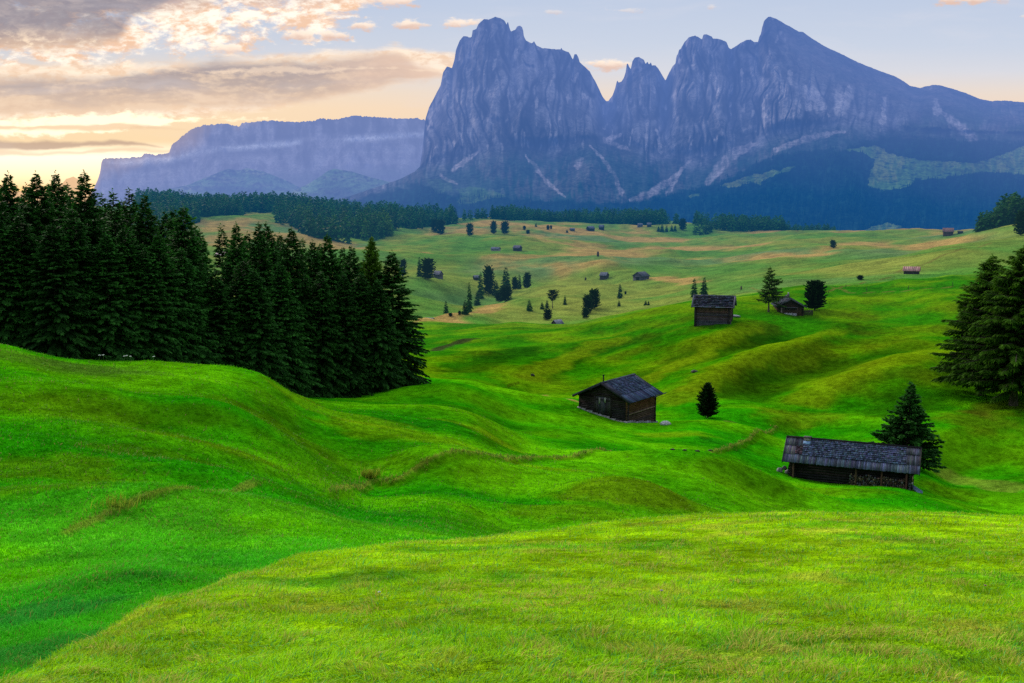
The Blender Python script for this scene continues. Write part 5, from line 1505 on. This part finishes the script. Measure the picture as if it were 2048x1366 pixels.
for xx in (-4.6, 0.55, 2.6, 4.55):
    mb = MB(); mb.box(xx - 0.07, xx + 0.07, -b2.rw + 0.16, -b2.rw + 0.30, -1.2, b2.roof_z(b2.rw - 0.2) - 0.10, jit((0.075, 0.045, 0.030), 0.3)); mb.build('post', M['plank'], b2.e)
mb = MB()
for i in range(4): mb.hexa([(5.0, -1.85 + i * 0.34, 0.0), (5.85, -2.2 + i * 0.34, -0.42), (5.85, -1.9 + i * 0.34, -0.42), (5.0, -1.53 + i * 0.34, 0.0), (5.0, -1.85 + i * 0.34, 0.06), (5.85, -2.2 + i * 0.34, -0.36), (5.85, -1.9 + i * 0.34, -0.36), (5.0, -1.53 + i * 0.34, 0.06)], jit((0.11, 0.16, 0.25), 0.2))
mb.build('plank_ramp', M['plank'], b2.e)
mb = MB(); mb.box(4.98, 5.06, -2.55, -2.25, 0.75, 1.25, (0.24, 0.14, 0.10)); mb.box(4.97, 5.07, -2.54, -2.40, 0.55, 0.745, (0.45, 0.43, 0.42)); mb.build('hanging_board', M['plank'], b2.e)
# firewood stacked under the eave
def world_of(cab, v):
    a = cab.e.rotation_euler[2]; c_, s_ = math.cos(a), math.sin(a)
    return Vector((v[0] * c_ - v[1] * s_ + cab.e.location.x, v[0] * s_ + v[1] * c_ + cab.e.location.y, v[2] + cab.e.location.z))
mb = MB()
zz = -0.75; row = 0
while zz < 1.02:
    xx = 0.1 + (0.09 if row % 2 else 0)
    while xx < 4.4:
        r = R.uniform(0.055, 0.10)
        if zz < 1.0 - 0.22 * abs(math.sin(xx * 2.1)) * (zz > 0.6):
            y = R.uniform(-0.07, 0.07)
            mb.tube([(xx, -2.46 + y, zz + R.uniform(-.02, .02)), (xx + R.uniform(-.03, .03), -2.06 + y, zz)], [r, r * 0.9], R.choice((5, 6, 7)), jit(R.choice([(0.075, 0.055, 0.045), (0.045, 0.036, 0.034), (0.15, 0.105, 0.075), (0.10, 0.10, 0.11)]), 0.4))
        xx += r * 2.05
    zz += 0.150; row += 1
fw = thing('firewood_stack', tuple(b2.e.location), b2.e.rotation_euler[2], 'stack of split firewood under the front eave of the long low hut', 'firewood')
o = mb.build('firewood', M['plank'], fw)
# ---- the hay hut on the slope
(mx, my), rz = ridge_mid(1429, 591, 176.5)
b3 = Cabin('hay_hut', 'tall hay hut with coarse shingled roof on the steep right slope', 'hut', (mx, my), rz, rz - 4.6, math.radians(-17), 5.9, 4.2, math.radians(34), 0.75, 0.75)
b3.log_walls(0.125, {'-x': (dk, dk), '+x': ((0.05, 0.04, 0.04), (0.07, 0.045, 0.03)), '-y': ((0.060, 0.062, 0.085), (0.13, 0.066, 0.030)), '+y': (dk, dk)}, down=-2.0, ends=0.24)
def z3(side):
    s = b3.slope; l = b3.rl
    return [(-l + 0.25, l - 0.25, 0.05, s - 0.28, 0.46, 0.36, 0.07, (0.055, 0.062, 0.085), 0.13), (-l, -l + 0.25, 0, s, 9, 0.3, 0.09, (0.10, 0.11, 0.14), 0.02), (l - 0.25, l, 0, s, 9, 0.3, 0.09, (0.10, 0.11, 0.14), 0.02), (-l, l, s - 0.28, s, 9, 0.9, 0.08, (0.115, 0.125, 0.155), 0.02)]
b3.roof(z3); b3.purlins(); b3.barge((0.085, 0.09, 0.115))
mb = MB(); mb.box(-3.2, -2.9, -2.33, -2.05, -2, b3.roof_z(2.2) - 0.2, (0.03, 0.026, 0.026)); mb.box(2.7, 2.95, -2.33, -2.05, -2, b3.roof_z(2.2) - 0.2, (0.03, 0.026, 0.026)); mb.build('corner_post', M['plank'], b3.e)
# pale notice board leaning on the hay hut, flat pale slab beside it
q = ground_at(1443, 636); q = q or pt(1443, 636, 172)
sg = thing('notice_board', (q.x, q.y - 0.05, q.z), math.radians(-17), 'small white notice board leaning on the lower wall of the tall hay hut', 'sign')
mb = MB(); mb.hexa([(-0.36, 0, 0.05), (0.36, 0, 0.05), (0.36, 0.05, 0.05), (-0.36, 0.05, 0.05), (-0.36, 0.16, 0.82), (0.36, 0.16, 0.82), (0.36, 0.21, 0.82), (-0.36, 0.21, 0.82)], (0.62, 0.64, 0.70)); mb.build('board', M['plank'], sg)
mb = MB(); mb.hexa([(-0.24, 0.070, 0.45), (0.24, 0.070, 0.45), (0.24, 0.075, 0.45), (-0.24, 0.075, 0.45), (-0.24, 0.093, 0.58), (0.24, 0.093, 0.58), (0.24, 0.098, 0.58), (-0.24, 0.098, 0.58)], (0.10, 0.10, 0.12)); mb.build('marking', M['plank'], sg)
def boulder(name, x, yb, w_px, h_px, label, tint, seed, cat='rock', D=None, flat=1.0, mat='stone', sink=0.25, group=None):
    p = ground_at(x, yb) if D is None else Vector((pt(x, yb, D).x, D, ground_xy(pt(x, yb, D).x, D)))
    k = p.y / FPX; rw, rh = w_px * k / 2, h_px * k
    bmm = bmesh.new(); bmesh.ops.create_icosphere(bmm, subdivisions=3, radius=1)
    vs = np.array([v.co[:] for v in bmm.verts]); fs = np.array([[v.index for v in f.verts] for f in bmm.faces]); bmm.free()
    n = fbm(vs[:, 0] * 1.1 + seed, vs[:, 1] * 1.1 + vs[:, 2] * 0.9, 4, seed)
    vs = vs * (1 + 0.45 * n)[:, None]
    vs *= (rw, rw * 0.8 * flat, rh * 0.62)
    vs[:, 2] += rh * (0.5 - sink)
    o = link(name, np_mesh(name, vs, fs, np.array(tint) * (0.8 + 0.4 * R.random()), smooth=False), M[mat], loc=p)
    return tag(o, label, cat, group)
boulder('stone_slab', 1469, 634, 22, 5, 'flat pale slab lying at the right foot of the tall hay hut', (0.26, 0.27, 0.30), 3, 'slab')
boulder('rock', 1331, 850, 22, 9, 'pale grey rock at the right back corner of the log barn', (0.42, 0.41, 0.42), 5)
boulder('rock', 1559, 950, 13, 10, 'grey rock at the far left foot of the long low hut', (0.20, 0.19, 0.20), 6, D=86)
boulder('rock', 1575, 950, 12, 10, 'grey rock nearest the left end wall of the long low hut', (0.24, 0.23, 0.23), 7, D=86)
boulder('rock', 1569, 941, 10, 9, 'dark rock behind two others left of the long low hut', (0.12, 0.11, 0.11), 8, D=87.5)
boulder('rock', 1065, 752, 8, 5, 'small dark rock on the slope left of and above the log barn', (0.03, 0.03, 0.025), 9)
boulder('rock', 1389, 745, 14, 5, 'dark flat rock on the slope above the lone egg shaped pine', (0.05, 0.045, 0.04), 10)
for x, y, lab in ((1345, 900, 'leftmost and lowest'), (1369, 901, 'second from the left'), (1395, 903, 'third from the left'), (1420, 902, 'rightmost')):
    boulder('molehill', x, y, 10, 3, f'{lab} of four dark molehills in the meadow right of the log barn', (0.030, 0.022, 0.012), int(x), 'molehill', mat='stone', group='molehills in the meadow')

# ---- the cabin with the chimney
p = pt(1582.6, 597.5, 188)
ang = math.radians(82)
Lc = 7.2
mx, my = p.x + math.cos(ang) * Lc / 2, p.y + math.sin(ang) * Lc / 2
b4 = Cabin('chimney_cabin', 'dark log cabin with a chimney between a larch and a round pine', 'cabin', (mx, my), p.z, p.z - 3.0, ang, 6.0, 4.6, math.radians(29), 0.6, 0.65)
b4.log_walls(0.11, {'-x': ((0.07, 0.042, 0.024), (0.05, 0.034, 0.024)), '+x': (dk, dk), '-y': (dk, dk), '+y': ((0.09, 0.055, 0.034), (0.05, 0.034, 0.026))}, down=-1.6, ends=0.22)
def z4(side):
    s = b4.slope; l = b4.rl
    return [(-l, l, 0.05, s, 0.33, 0.32, 0.03, (0.055, 0.060, 0.078), 0.03)]
b4.roof(z4); b4.purlins(); b4.barge((0.07, 0.075, 0.09))
mb = MB(); mb.box(1.3, 1.75, -0.30, 0.12, b4.zr - 0.35, b4.zr + 0.42, (0.10, 0.09, 0.09)); c_ = mb.build('chimney', M['stone'], b4.e)
mb = MB(); mb.tube([(1.52, -0.1, b4.zr + 0.42), (1.52, -0.1, b4.zr + 0.78)], [0.13, 0.13], 8, (0.45, 0.45, 0.47)); mb.build('chimney_pot', M['metal'], c_)
mb = MB(); mb.box(-3.75, -3.1, -1.2, 1.35, 1.28, 1.36, (0.09, 0.09, 0.10)); mb.build('porch_roof', M['plank'], b4.e)
mb = MB()
for yy in (-1.15, 1.3): mb.box(-3.7, -3.58, yy - 0.06, yy + 0.06, -1.4, 1.275, (0.06, 0.045, 0.035))
mb.build('porch_post', M['plank'], b4.e)
mb = MB()
for i in range(13): mb.box(-3.62, -3.56, -1.05 + i * 0.175, -1.05 + i * 0.175 + 0.10, -0.6, 0.28 + R.uniform(-.05, .05), jit((0.42, 0.42, 0.47), 0.25))
mb.build('picket_panel', M['plank'], b4.e)
mb = MB(); mb.box(-3.16, -3.10, 1.5, 1.75, -0.8, 1.2, (0.24, 0.20, 0.17)); mb.build('door_board', M['plank'], b4.e)
pf = thing('plank_fence', tuple(pt(1616, 622, 189)[:2]) + (ground_xy(*pt(1616, 622, 189)[:2]),), math.radians(-8), 'short dark plank fence between the chimney cabin and the round pine', 'fence')
mb = MB()
for i in range(9): mb.box(-0.85 + i * 0.2, -0.85 + i * 0.2 + 0.15, -0.03, 0.03, -0.3, 0.95 + R.uniform(-.08, .08), jit((0.045, 0.038, 0.034), 0.3))
mb.build('plank', M['plank'], pf)
mb = MB(); mb.box(-0.9, 0.98, 0.032, 0.08, 0.6, 0.7, (0.04, 0.033, 0.03)); mb.build('rail', M['plank'], pf)

# ---- small huts far out: walls and roof only
def small_hut(x0, x1, yb, yt, label, roof_c, wall_c, ang=0.0, D=None, end=0.0, name='hay_hut', sink=0.0, ratio=0.75):
    """x0..x1 roof width in the photo; ang turns the ridge; end share of gable seen"""
    xm = (x0 + x1) / 2
    if D is None:
        p = ground_at(xm, yb)
        if p is None: p = pt(xm, yb, 1200)
    else:
        q = pt(xm, yb, D); p = Vector((q.x, D, ground_xy(q.x, D)))
    k = p.y / FPX
    tot = (yb - yt) * k; Lr = (x1 - x0) * k
    a = math.radians(ang)
    Wd = Lr * ratio
    L = (Lr - Wd * abs(math.sin(a)) * 0.9) / max(0.3, abs(math.cos(a)))
    e = thing(name, (p.x, p.y, p.z - sink), a, label, 'hut')
    h = tot * 0.52; hr = tot
    hl, hw = L / 2 * 0.88, Wd / 2 * 0.85
    mb = MB()
    n = 8
    for i in range(n):
        z0 = -tot * 0.5 + (h + tot * 0.5) * i / n; z1_ = -tot * 0.5 + (h + tot * 0.5) * (i + 0.93) / n
        mb.box(-hl, hl, -hw, hw, z0, z1_, jit(wall_c, 0.3))
    zt = h + 0.003
    mb.add([(-hl, -hw, zt), (-hl, hw, zt), (-hl, 0, hr * 0.97), (hl, -hw, zt), (hl, hw, zt), (hl, 0, hr * 0.97)], f4=[(0, 3, 5, 2), (1, 2, 5, 4)], f3=[(0, 2, 1), (3, 4, 5)], c=wall_c)
    mb.build('wall', M['log'], e)
    mb = MB()
    rl, rw, th = L / 2, Wd / 2, 0.05 * tot
    for sd in (-1, 1):
        m_ = 9
        for i in range(m_):
            xa = -rl + 2 * rl * i / m_; xb = -rl + 2 * rl * (i + 0.985) / m_
            zb = h - (hr - h) * (rw / hw - 1) * 0.6
            v = [(xa, 0, hr), (xb, 0, hr), (xb, sd * rw, zb), (xa, sd * rw, zb)]
            v = v + [(q[0], q[1], q[2] + th) for q in v]
            if sd > 0: v = [v[j] for j in (1, 0, 3, 2, 5, 4, 7, 6)]
            mb.hexa(v, jit(roof_c, 0.2))
    mb.build('roof', M['shingle'], e)
    mb = MB(); mb.box(-hl - 0.05, -hl - 0.003, -hw * 0.3, hw * 0.3, -tot * 0.2, h * 0.75, (0.02, 0.018, 0.018)); mb.build('door', M['plank'], e)
    return e
GR = (0.10, 0.11, 0.15); DKW = (0.045, 0.038, 0.042); PINK = (0.30, 0.17, 0.16)
small_hut(1802, 1843, 557, 542, 'barn with a pinkish roof on the meadow edge at the right', PINK, DKW, ang=-24, D=292, name='small_barn')
small_hut(1264, 1300, 559.5, 544, 'larger right one of two grey huts on the middle ridge', (0.07, 0.075, 0.10), (0.10, 0.095, 0.115), ang=48, name='hay_hut')
small_hut(1198, 1219, 558.5, 546, 'smaller left one of two grey huts on the middle ridge', (0.12, 0.13, 0.17), (0.06, 0.05, 0.055), ang=-30)
small_hut(866, 887, 557, 543, 'small hut half hidden by the dark round topped tree beyond the wood', (0.14, 0.14, 0.18), (0.09, 0.085, 0.10), ang=-30)
small_hut(945, 961, 559.5, 551, 'tiny hut peeking out left of the gully row', GR, DKW, ang=20)
small_hut(981, 1002, 502, 494.5, 'pale fronted left hut of two on the far left meadow', GR, (0.30, 0.27, 0.28), ang=-18)
small_hut(1025, 1045, 502, 492, 'dark right hut of two on the far left meadow', (0.12, 0.11, 0.16), DKW, ang=-28)
small_hut(1102, 1128, 645, 630, 'sunken grey hut roof behind the near ridge by a round bush', (0.13, 0.14, 0.18), DKW, ang=35, D=262, sink=0.6)
small_hut(847, 871, 641, 630, 'grey hut roof just showing behind the brown mound by the wood', (0.12, 0.14, 0.15), DKW, ang=-20, D=300, sink=0.3)
small_hut(1139, 1150, 461.5, 456.5, 'leftmost tiny hut of the row of little far huts', GR, DKW, ang=10)
small_hut(1172, 1190, 462, 453, 'broad dark hut in the row of little far huts', GR, DKW, ang=30)
small_hut(1197, 1209, 459.5, 450, 'dark square hut just right of the broad one in the far row', GR, DKW, ang=-20)
small_hut(1274, 1286, 454.5, 447.5, 'low grey hut left of another under the right end of the middle belt', GR, (0.12, 0.11, 0.13), ang=15)
small_hut(1293, 1304, 453.5, 446, 'dark hut at the far right of the little huts under the middle belt', GR, DKW, ang=-15)
small_hut(1883, 1909, 471.5, 457, 'red brown roofed hut on the skyline edge of the right far meadow', (0.17, 0.10, 0.10), (0.10, 0.055, 0.045), ang=-22)
small_hut(1915, 1926, 467.5, 462.5, 'low dark shed just right of the red brown roofed hut', (0.05, 0.05, 0.05), DKW, ang=-10, name='shed')
small_hut(430, 462, 526, 508, 'hut with a pale roof seen through the gap in the left wood', (0.48, 0.36, 0.36), (0.28, 0.2, 0.18), ang=-20, D=640, name='farm_hut')
# ---- posts of the pasture fence
def post(x, yb, yt, label, group=None, w=0.11, D=None):
    p = ground_at(x, yb) if D is None else Vector((pt(x, yb, D).x, D, ground_xy(pt(x, yb, D).x, D)))
    h = (yb - yt) / FPX * p.y
    mb = MB(); mb.tube([(0, 0, -0.3), (0.01, 0, h * 0.9), (0.02, 0.01, h)], [w / 2 * 1.1, w / 2, w / 5], 7, jit((0.07, 0.055, 0.045), 0.3))
    o = mb.build('fence_post', M['log'])
    o.location = p; o.rotation_euler = (R.uniform(-.08, .08), R.uniform(-.08, .08), 0)
    return tag(o, label, 'post', group)
G_ = 'posts of the pasture fence on the right slope'
for x, yb, yt, lab in ((1657, 587, 580, 'fence post nearest the round pine on the right slope'), (1691.5, 576, 568, 'fence post standing slightly above its line, second from the round pine'), (1733, 583, 575.5, 'fence post third from the round pine, on the dry grass strip'), (1816.5, 579, 572, 'fence post below the pink roofed barn'), (1905.5, 573, 564, 'fence post nearest the larches at the right edge')):
    post(x, yb, yt, lab, G_)
post(1482.5, 580, 573, 'lone dark post on the meadow edge between the hay hut and the feathery larch', w=0.5)
post(1171, 561, 555, 'lone dark post on the ridge left of two grey huts', w=1.0)
post(1196, 513, 503, 'dark dead stump on the tan far meadow', w=1.6)
# ---------------------------------------------------------------- grass
m = bpy.data.materials.new('grass_blades'); m.use_nodes = True
nt = NT(m.node_tree); nt.n.clear()
out = nt.new('ShaderNodeOutputMaterial')
at = nt.new('ShaderNodeAttribute', attribute_name='tint').outputs['Color']
b = nt.new('ShaderNodeBsdfPrincipled'); b.inputs['Roughness'].default_value = 0.6; b.inputs['Specular IOR Level'].default_value = 0.03
nt.l.new(at, b.inputs['Base Color'])
t = nt.new('ShaderNodeBsdfTranslucent'); nt.l.new(at, t.inputs[0])
ms = nt.new('ShaderNodeMixShader'); ms.inputs[0].default_value = 0.35
nt.l.new(b.outputs[0], ms.inputs[1]); nt.l.new(t.outputs[0], ms.inputs[2]); nt.l.new(ms.outputs[0], out.inputs[0])
M['blade'] = m
GCOLG = GCOL
def blades(rng, X, Y, hgt, wid, colr, lean, tipk=1.25, rootk=0.7):
    n = len(X)
    Z = gz(X, Y) - 0.01
    an = rng.uniform(0, 6.283, n)
    # blades lean together in patches, like wind-combed turf
    pa = fbm(X / 0.6, Y / 0.6, 3, 700) * 6.0 + rng.normal(0, 0.9, n)
    ln = lean * rng.uniform(0.2, 1.4, n)
    dx = np.cos(pa) * ln; dy = np.sin(pa) * ln
    sx = np.cos(an) * wid / 2; sy = np.sin(an) * wid / 2
    P0 = np.stack([X, Y, Z], 1)
    P1 = P0 + np.stack([dx * hgt * 0.35, dy * hgt * 0.35, hgt * 0.58], 1)
    P2 = P0 + np.stack([dx * hgt, dy * hgt, hgt * (1 - 0.25 * np.minimum(ln, 1.6))], 1)
    Sv = np.stack([sx, sy, np.zeros(n)], 1)
    V = np.stack([P0 - Sv, P0 + Sv, P1 + Sv * 0.75, P1 - Sv * 0.75, P2], 1).reshape(-1, 3)
    I = np.arange(n) * 5
    F = np.concatenate([np.stack([I, I + 1, I + 2], 1), np.stack([I, I + 2, I + 3], 1), np.stack([I + 3, I + 2, I + 4], 1)])
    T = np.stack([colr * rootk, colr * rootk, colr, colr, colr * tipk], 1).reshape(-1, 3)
    return V, F, T
def join(parts):
    V = []; F = []; T = []; n = 0
    for v, f, t in parts: V.append(v); F.append(f + n); T.append(t); n += len(v)
    return np.concatenate(V), np.concatenate(F), np.clip(np.concatenate(T), 0, 1)
rg = np.random.default_rng(3)
def scatter(n, D0, D1, amax=0.60):
    inv = rg.uniform(1 / D1, 1 / D0, n); Y = 1 / inv
    X = rg.uniform(-amax, amax, n) * Y
    return X, Y
parts = []
# viewing hill
X, Y = scatter(480000, 2.6, 17.5)
k = fore_mask(X, Y) > 0.5; X, Y = X[k], Y[k]; n = len(X)
c = grid_sample(GCOLG, X, Y)
n1 = fbm(X / 0.26, Y / 0.26, 4, 710); n2 = fbm(X / 2.2, Y / 1.8, 3, 720)
straw = rg.random(n) < np.clip(0.05 + 0.60 * sstep(0.12, 0.5, n1 + 0.8 * n2), 0, 0.5)
c = c * rg.uniform(0.55, 1.5, n)[:, None]
c = np.where(straw[:, None], np.array([0.58, 0.52, 0.09]) * rg.uniform(0.5, 1.25, n)[:, None], c)
bluish = rg.random(n) < 0.10
c = np.where(bluish[:, None] & ~straw[:, None], np.array([0.10, 0.40, 0.09]) * rg.uniform(0.6, 1.4, n)[:, None], c)
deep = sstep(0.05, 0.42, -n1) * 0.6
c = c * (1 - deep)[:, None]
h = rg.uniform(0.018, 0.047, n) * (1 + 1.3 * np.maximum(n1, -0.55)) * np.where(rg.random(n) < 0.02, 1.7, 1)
parts.append(blades(rg, X, Y, h, np.maximum(0.0042, Y * 0.00062) * rg.uniform(0.7, 1.4, n), c, 1.05))
# the meadow slopes beyond the brow
X, Y = scatter(430000, 9, 110)
k = (fore_mask(X, Y) < 0.5) & (rg.random(len(X)) > sstep(45, 110, Y)); X, Y = X[k], Y[k]; n = len(X)
c = grid_sample(GCOLG, X, Y)
n1 = fbm(X / 1.6, Y / 1.4, 4, 730)
c = c * (rg.uniform(0.78, 1.28, n) * (1 + 0.45 * np.clip(n1, -0.7, 0.8)))[:, None]
yl = rg.random(n) < 0.05 + 0.10 * sstep(0.1, 0.5, fbm(X / 5, Y / 4, 3, 740))
c = np.where(yl[:, None], np.array([0.26, 0.27, 0.06]) * rg.uniform(0.6, 1.2, n)[:, None], c)
h = rg.uniform(0.05, 0.12, n) * (1 + 0.7 * np.clip(n1, -0.6, 0.8))
parts.append(blades(rg, X, Y, h, np.maximum(0.006, Y * 0.00075) * rg.uniform(0.7, 1.4, n), c, 0.9))
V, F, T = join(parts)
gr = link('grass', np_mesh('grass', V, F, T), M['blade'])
tag(gr, 'short green meadow grass mixed with straw coloured blades all over the slopes', 'grass', kind='stuff')
# long dry grass left standing on the terrace edges
parts = []
for pts, cnt, hh in ((BK[0][0], 3200, 0.24), (BK[1][0], 1300, 0.12), (BK[2][0], 1500, 0.22)):
    P = np.array(pts); seg = np.hypot(*np.diff(P, axis=0).T); cum = np.r_[0, np.cumsum(seg)]
    tt = rg.uniform(0, cum[-1], cnt)
    X = np.interp(tt, cum, P[:, 0]) + rg.normal(0, 0.18, cnt); Y = np.interp(tt, cum, P[:, 1]) + rg.normal(0, 0.16, cnt)
    cl = sstep(-0.1, 0.4, fbm(tt / 1.1, tt * 0, 3, 760)); k = rg.random(cnt) < 0.25 + 0.75 * cl
    X, Y, cl = X[k], Y[k], cl[k]; n = len(X)
    c = np.array([0.30, 0.31, 0.05]) * rg.uniform(0.5, 1.3, n)[:, None]
    c = np.where((rg.random(n) < 0.5)[:, None], np.array([0.10, 0.26, 0.02]), c)
    parts.append(blades(rg, X, Y, hh * rg.uniform(0.35, 1.1, n) * (0.6 + 0.6 * cl), Y * 0.0008 * rg.uniform(0.7, 1.3, n), c, 0.8))
for (x, y, cnt, hh) in ((740, 966, 150, 0.55), (230, 1035, 90, 0.30)):
    ox, oy = hit_base(x, y); D = oy; X = ox + rg.normal(0, 0.22, cnt); Y = oy + rg.normal(0, 0.16, cnt)
    # Y = oy + rg.normal(0, 0.16, cnt)
    parts.append(blades(rg, X, Y, hh * rg.uniform(0.4, 1.1, cnt), np.full(cnt, D * 0.0007), np.array([0.30, 0.36, 0.03]) * rg.uniform(0.6, 1.3, cnt)[:, None], 0.55))
V, F, T = join(parts)
dg = link('dry_grass', np_mesh('dry_grass', V, F, T), M['blade'])
tag(dg, 'long dry yellow grass standing along the meadow terrace edges', 'grass', kind='stuff')
# white flowers on the crest in front of the wood, clover in the near turf
def flower(x, yb, size, label, group, stem_h, colr, D=None):
    p = ground_at(x, yb) if D is None else Vector((pt(x, yb, D).x, D, ground_xy(pt(x, yb, D).x, D)))
    e = thing('wildflower', p, R.uniform(0, 6), label, 'flower', group)
    mb = MB(); mb.tube([(0, 0, -0.02), (0.01, 0.0, stem_h)], [size * 0.07, size * 0.05], 5, (0.06, 0.16, 0.02)); mb.build('stem', M['blade'], e)
    mb = MB()
    for i in range(11):
        a = 2.4 * i; r = size * 0.42 * math.sqrt(i / 11); q = (0.01 + r * math.cos(a), r * math.sin(a), stem_h + size * 0.18 * (1 - i / 11)); s_ = size * 0.15
        mb.tube([q, (q[0], q[1], q[2] + s_)], [s_, s_ * 0.5], 5, jit(colr, 0.15))
    mb.build('flower_head', M['blade'], e)
WH = 'white flowers on the crest before the wood'
for x, D, lab in ((199, 56.0, 'white flower head furthest left on the grass crest before the wood'), (207, 56.5, 'second white flower head from the left on the grass crest'), (249, 57.0, 'left white flower head of the middle cluster on the crest'), (254, 56.5, 'highest white flower head of the middle cluster on the crest'), (261, 57.2, 'right white flower head of the middle cluster on the crest'), (308, 57.5, 'white flower head on its own right of the others on the crest')):
    flower(x, 715, 0.15, lab, WH, R.uniform(0.34, 0.5), (0.75, 0.76, 0.72), D)
for x, y, lab, colr in ((1321, 1206, 'pinkish white clover flower in the near grass below the log barn', (0.6, 0.45, 0.55)), (758, 1206, 'white clover flower in the near grass left of the middle', (0.72, 0.74, 0.72)), (822, 1083, 'white flower on the brow of the near hill', (0.75, 0.76, 0.74)), (1966, 1192, 'dull pink clover flower low at the right', (0.42, 0.2, 0.26))):
    flower(x, y, 0.022, lab, 'flowers in the near grass', 0.075, colr)
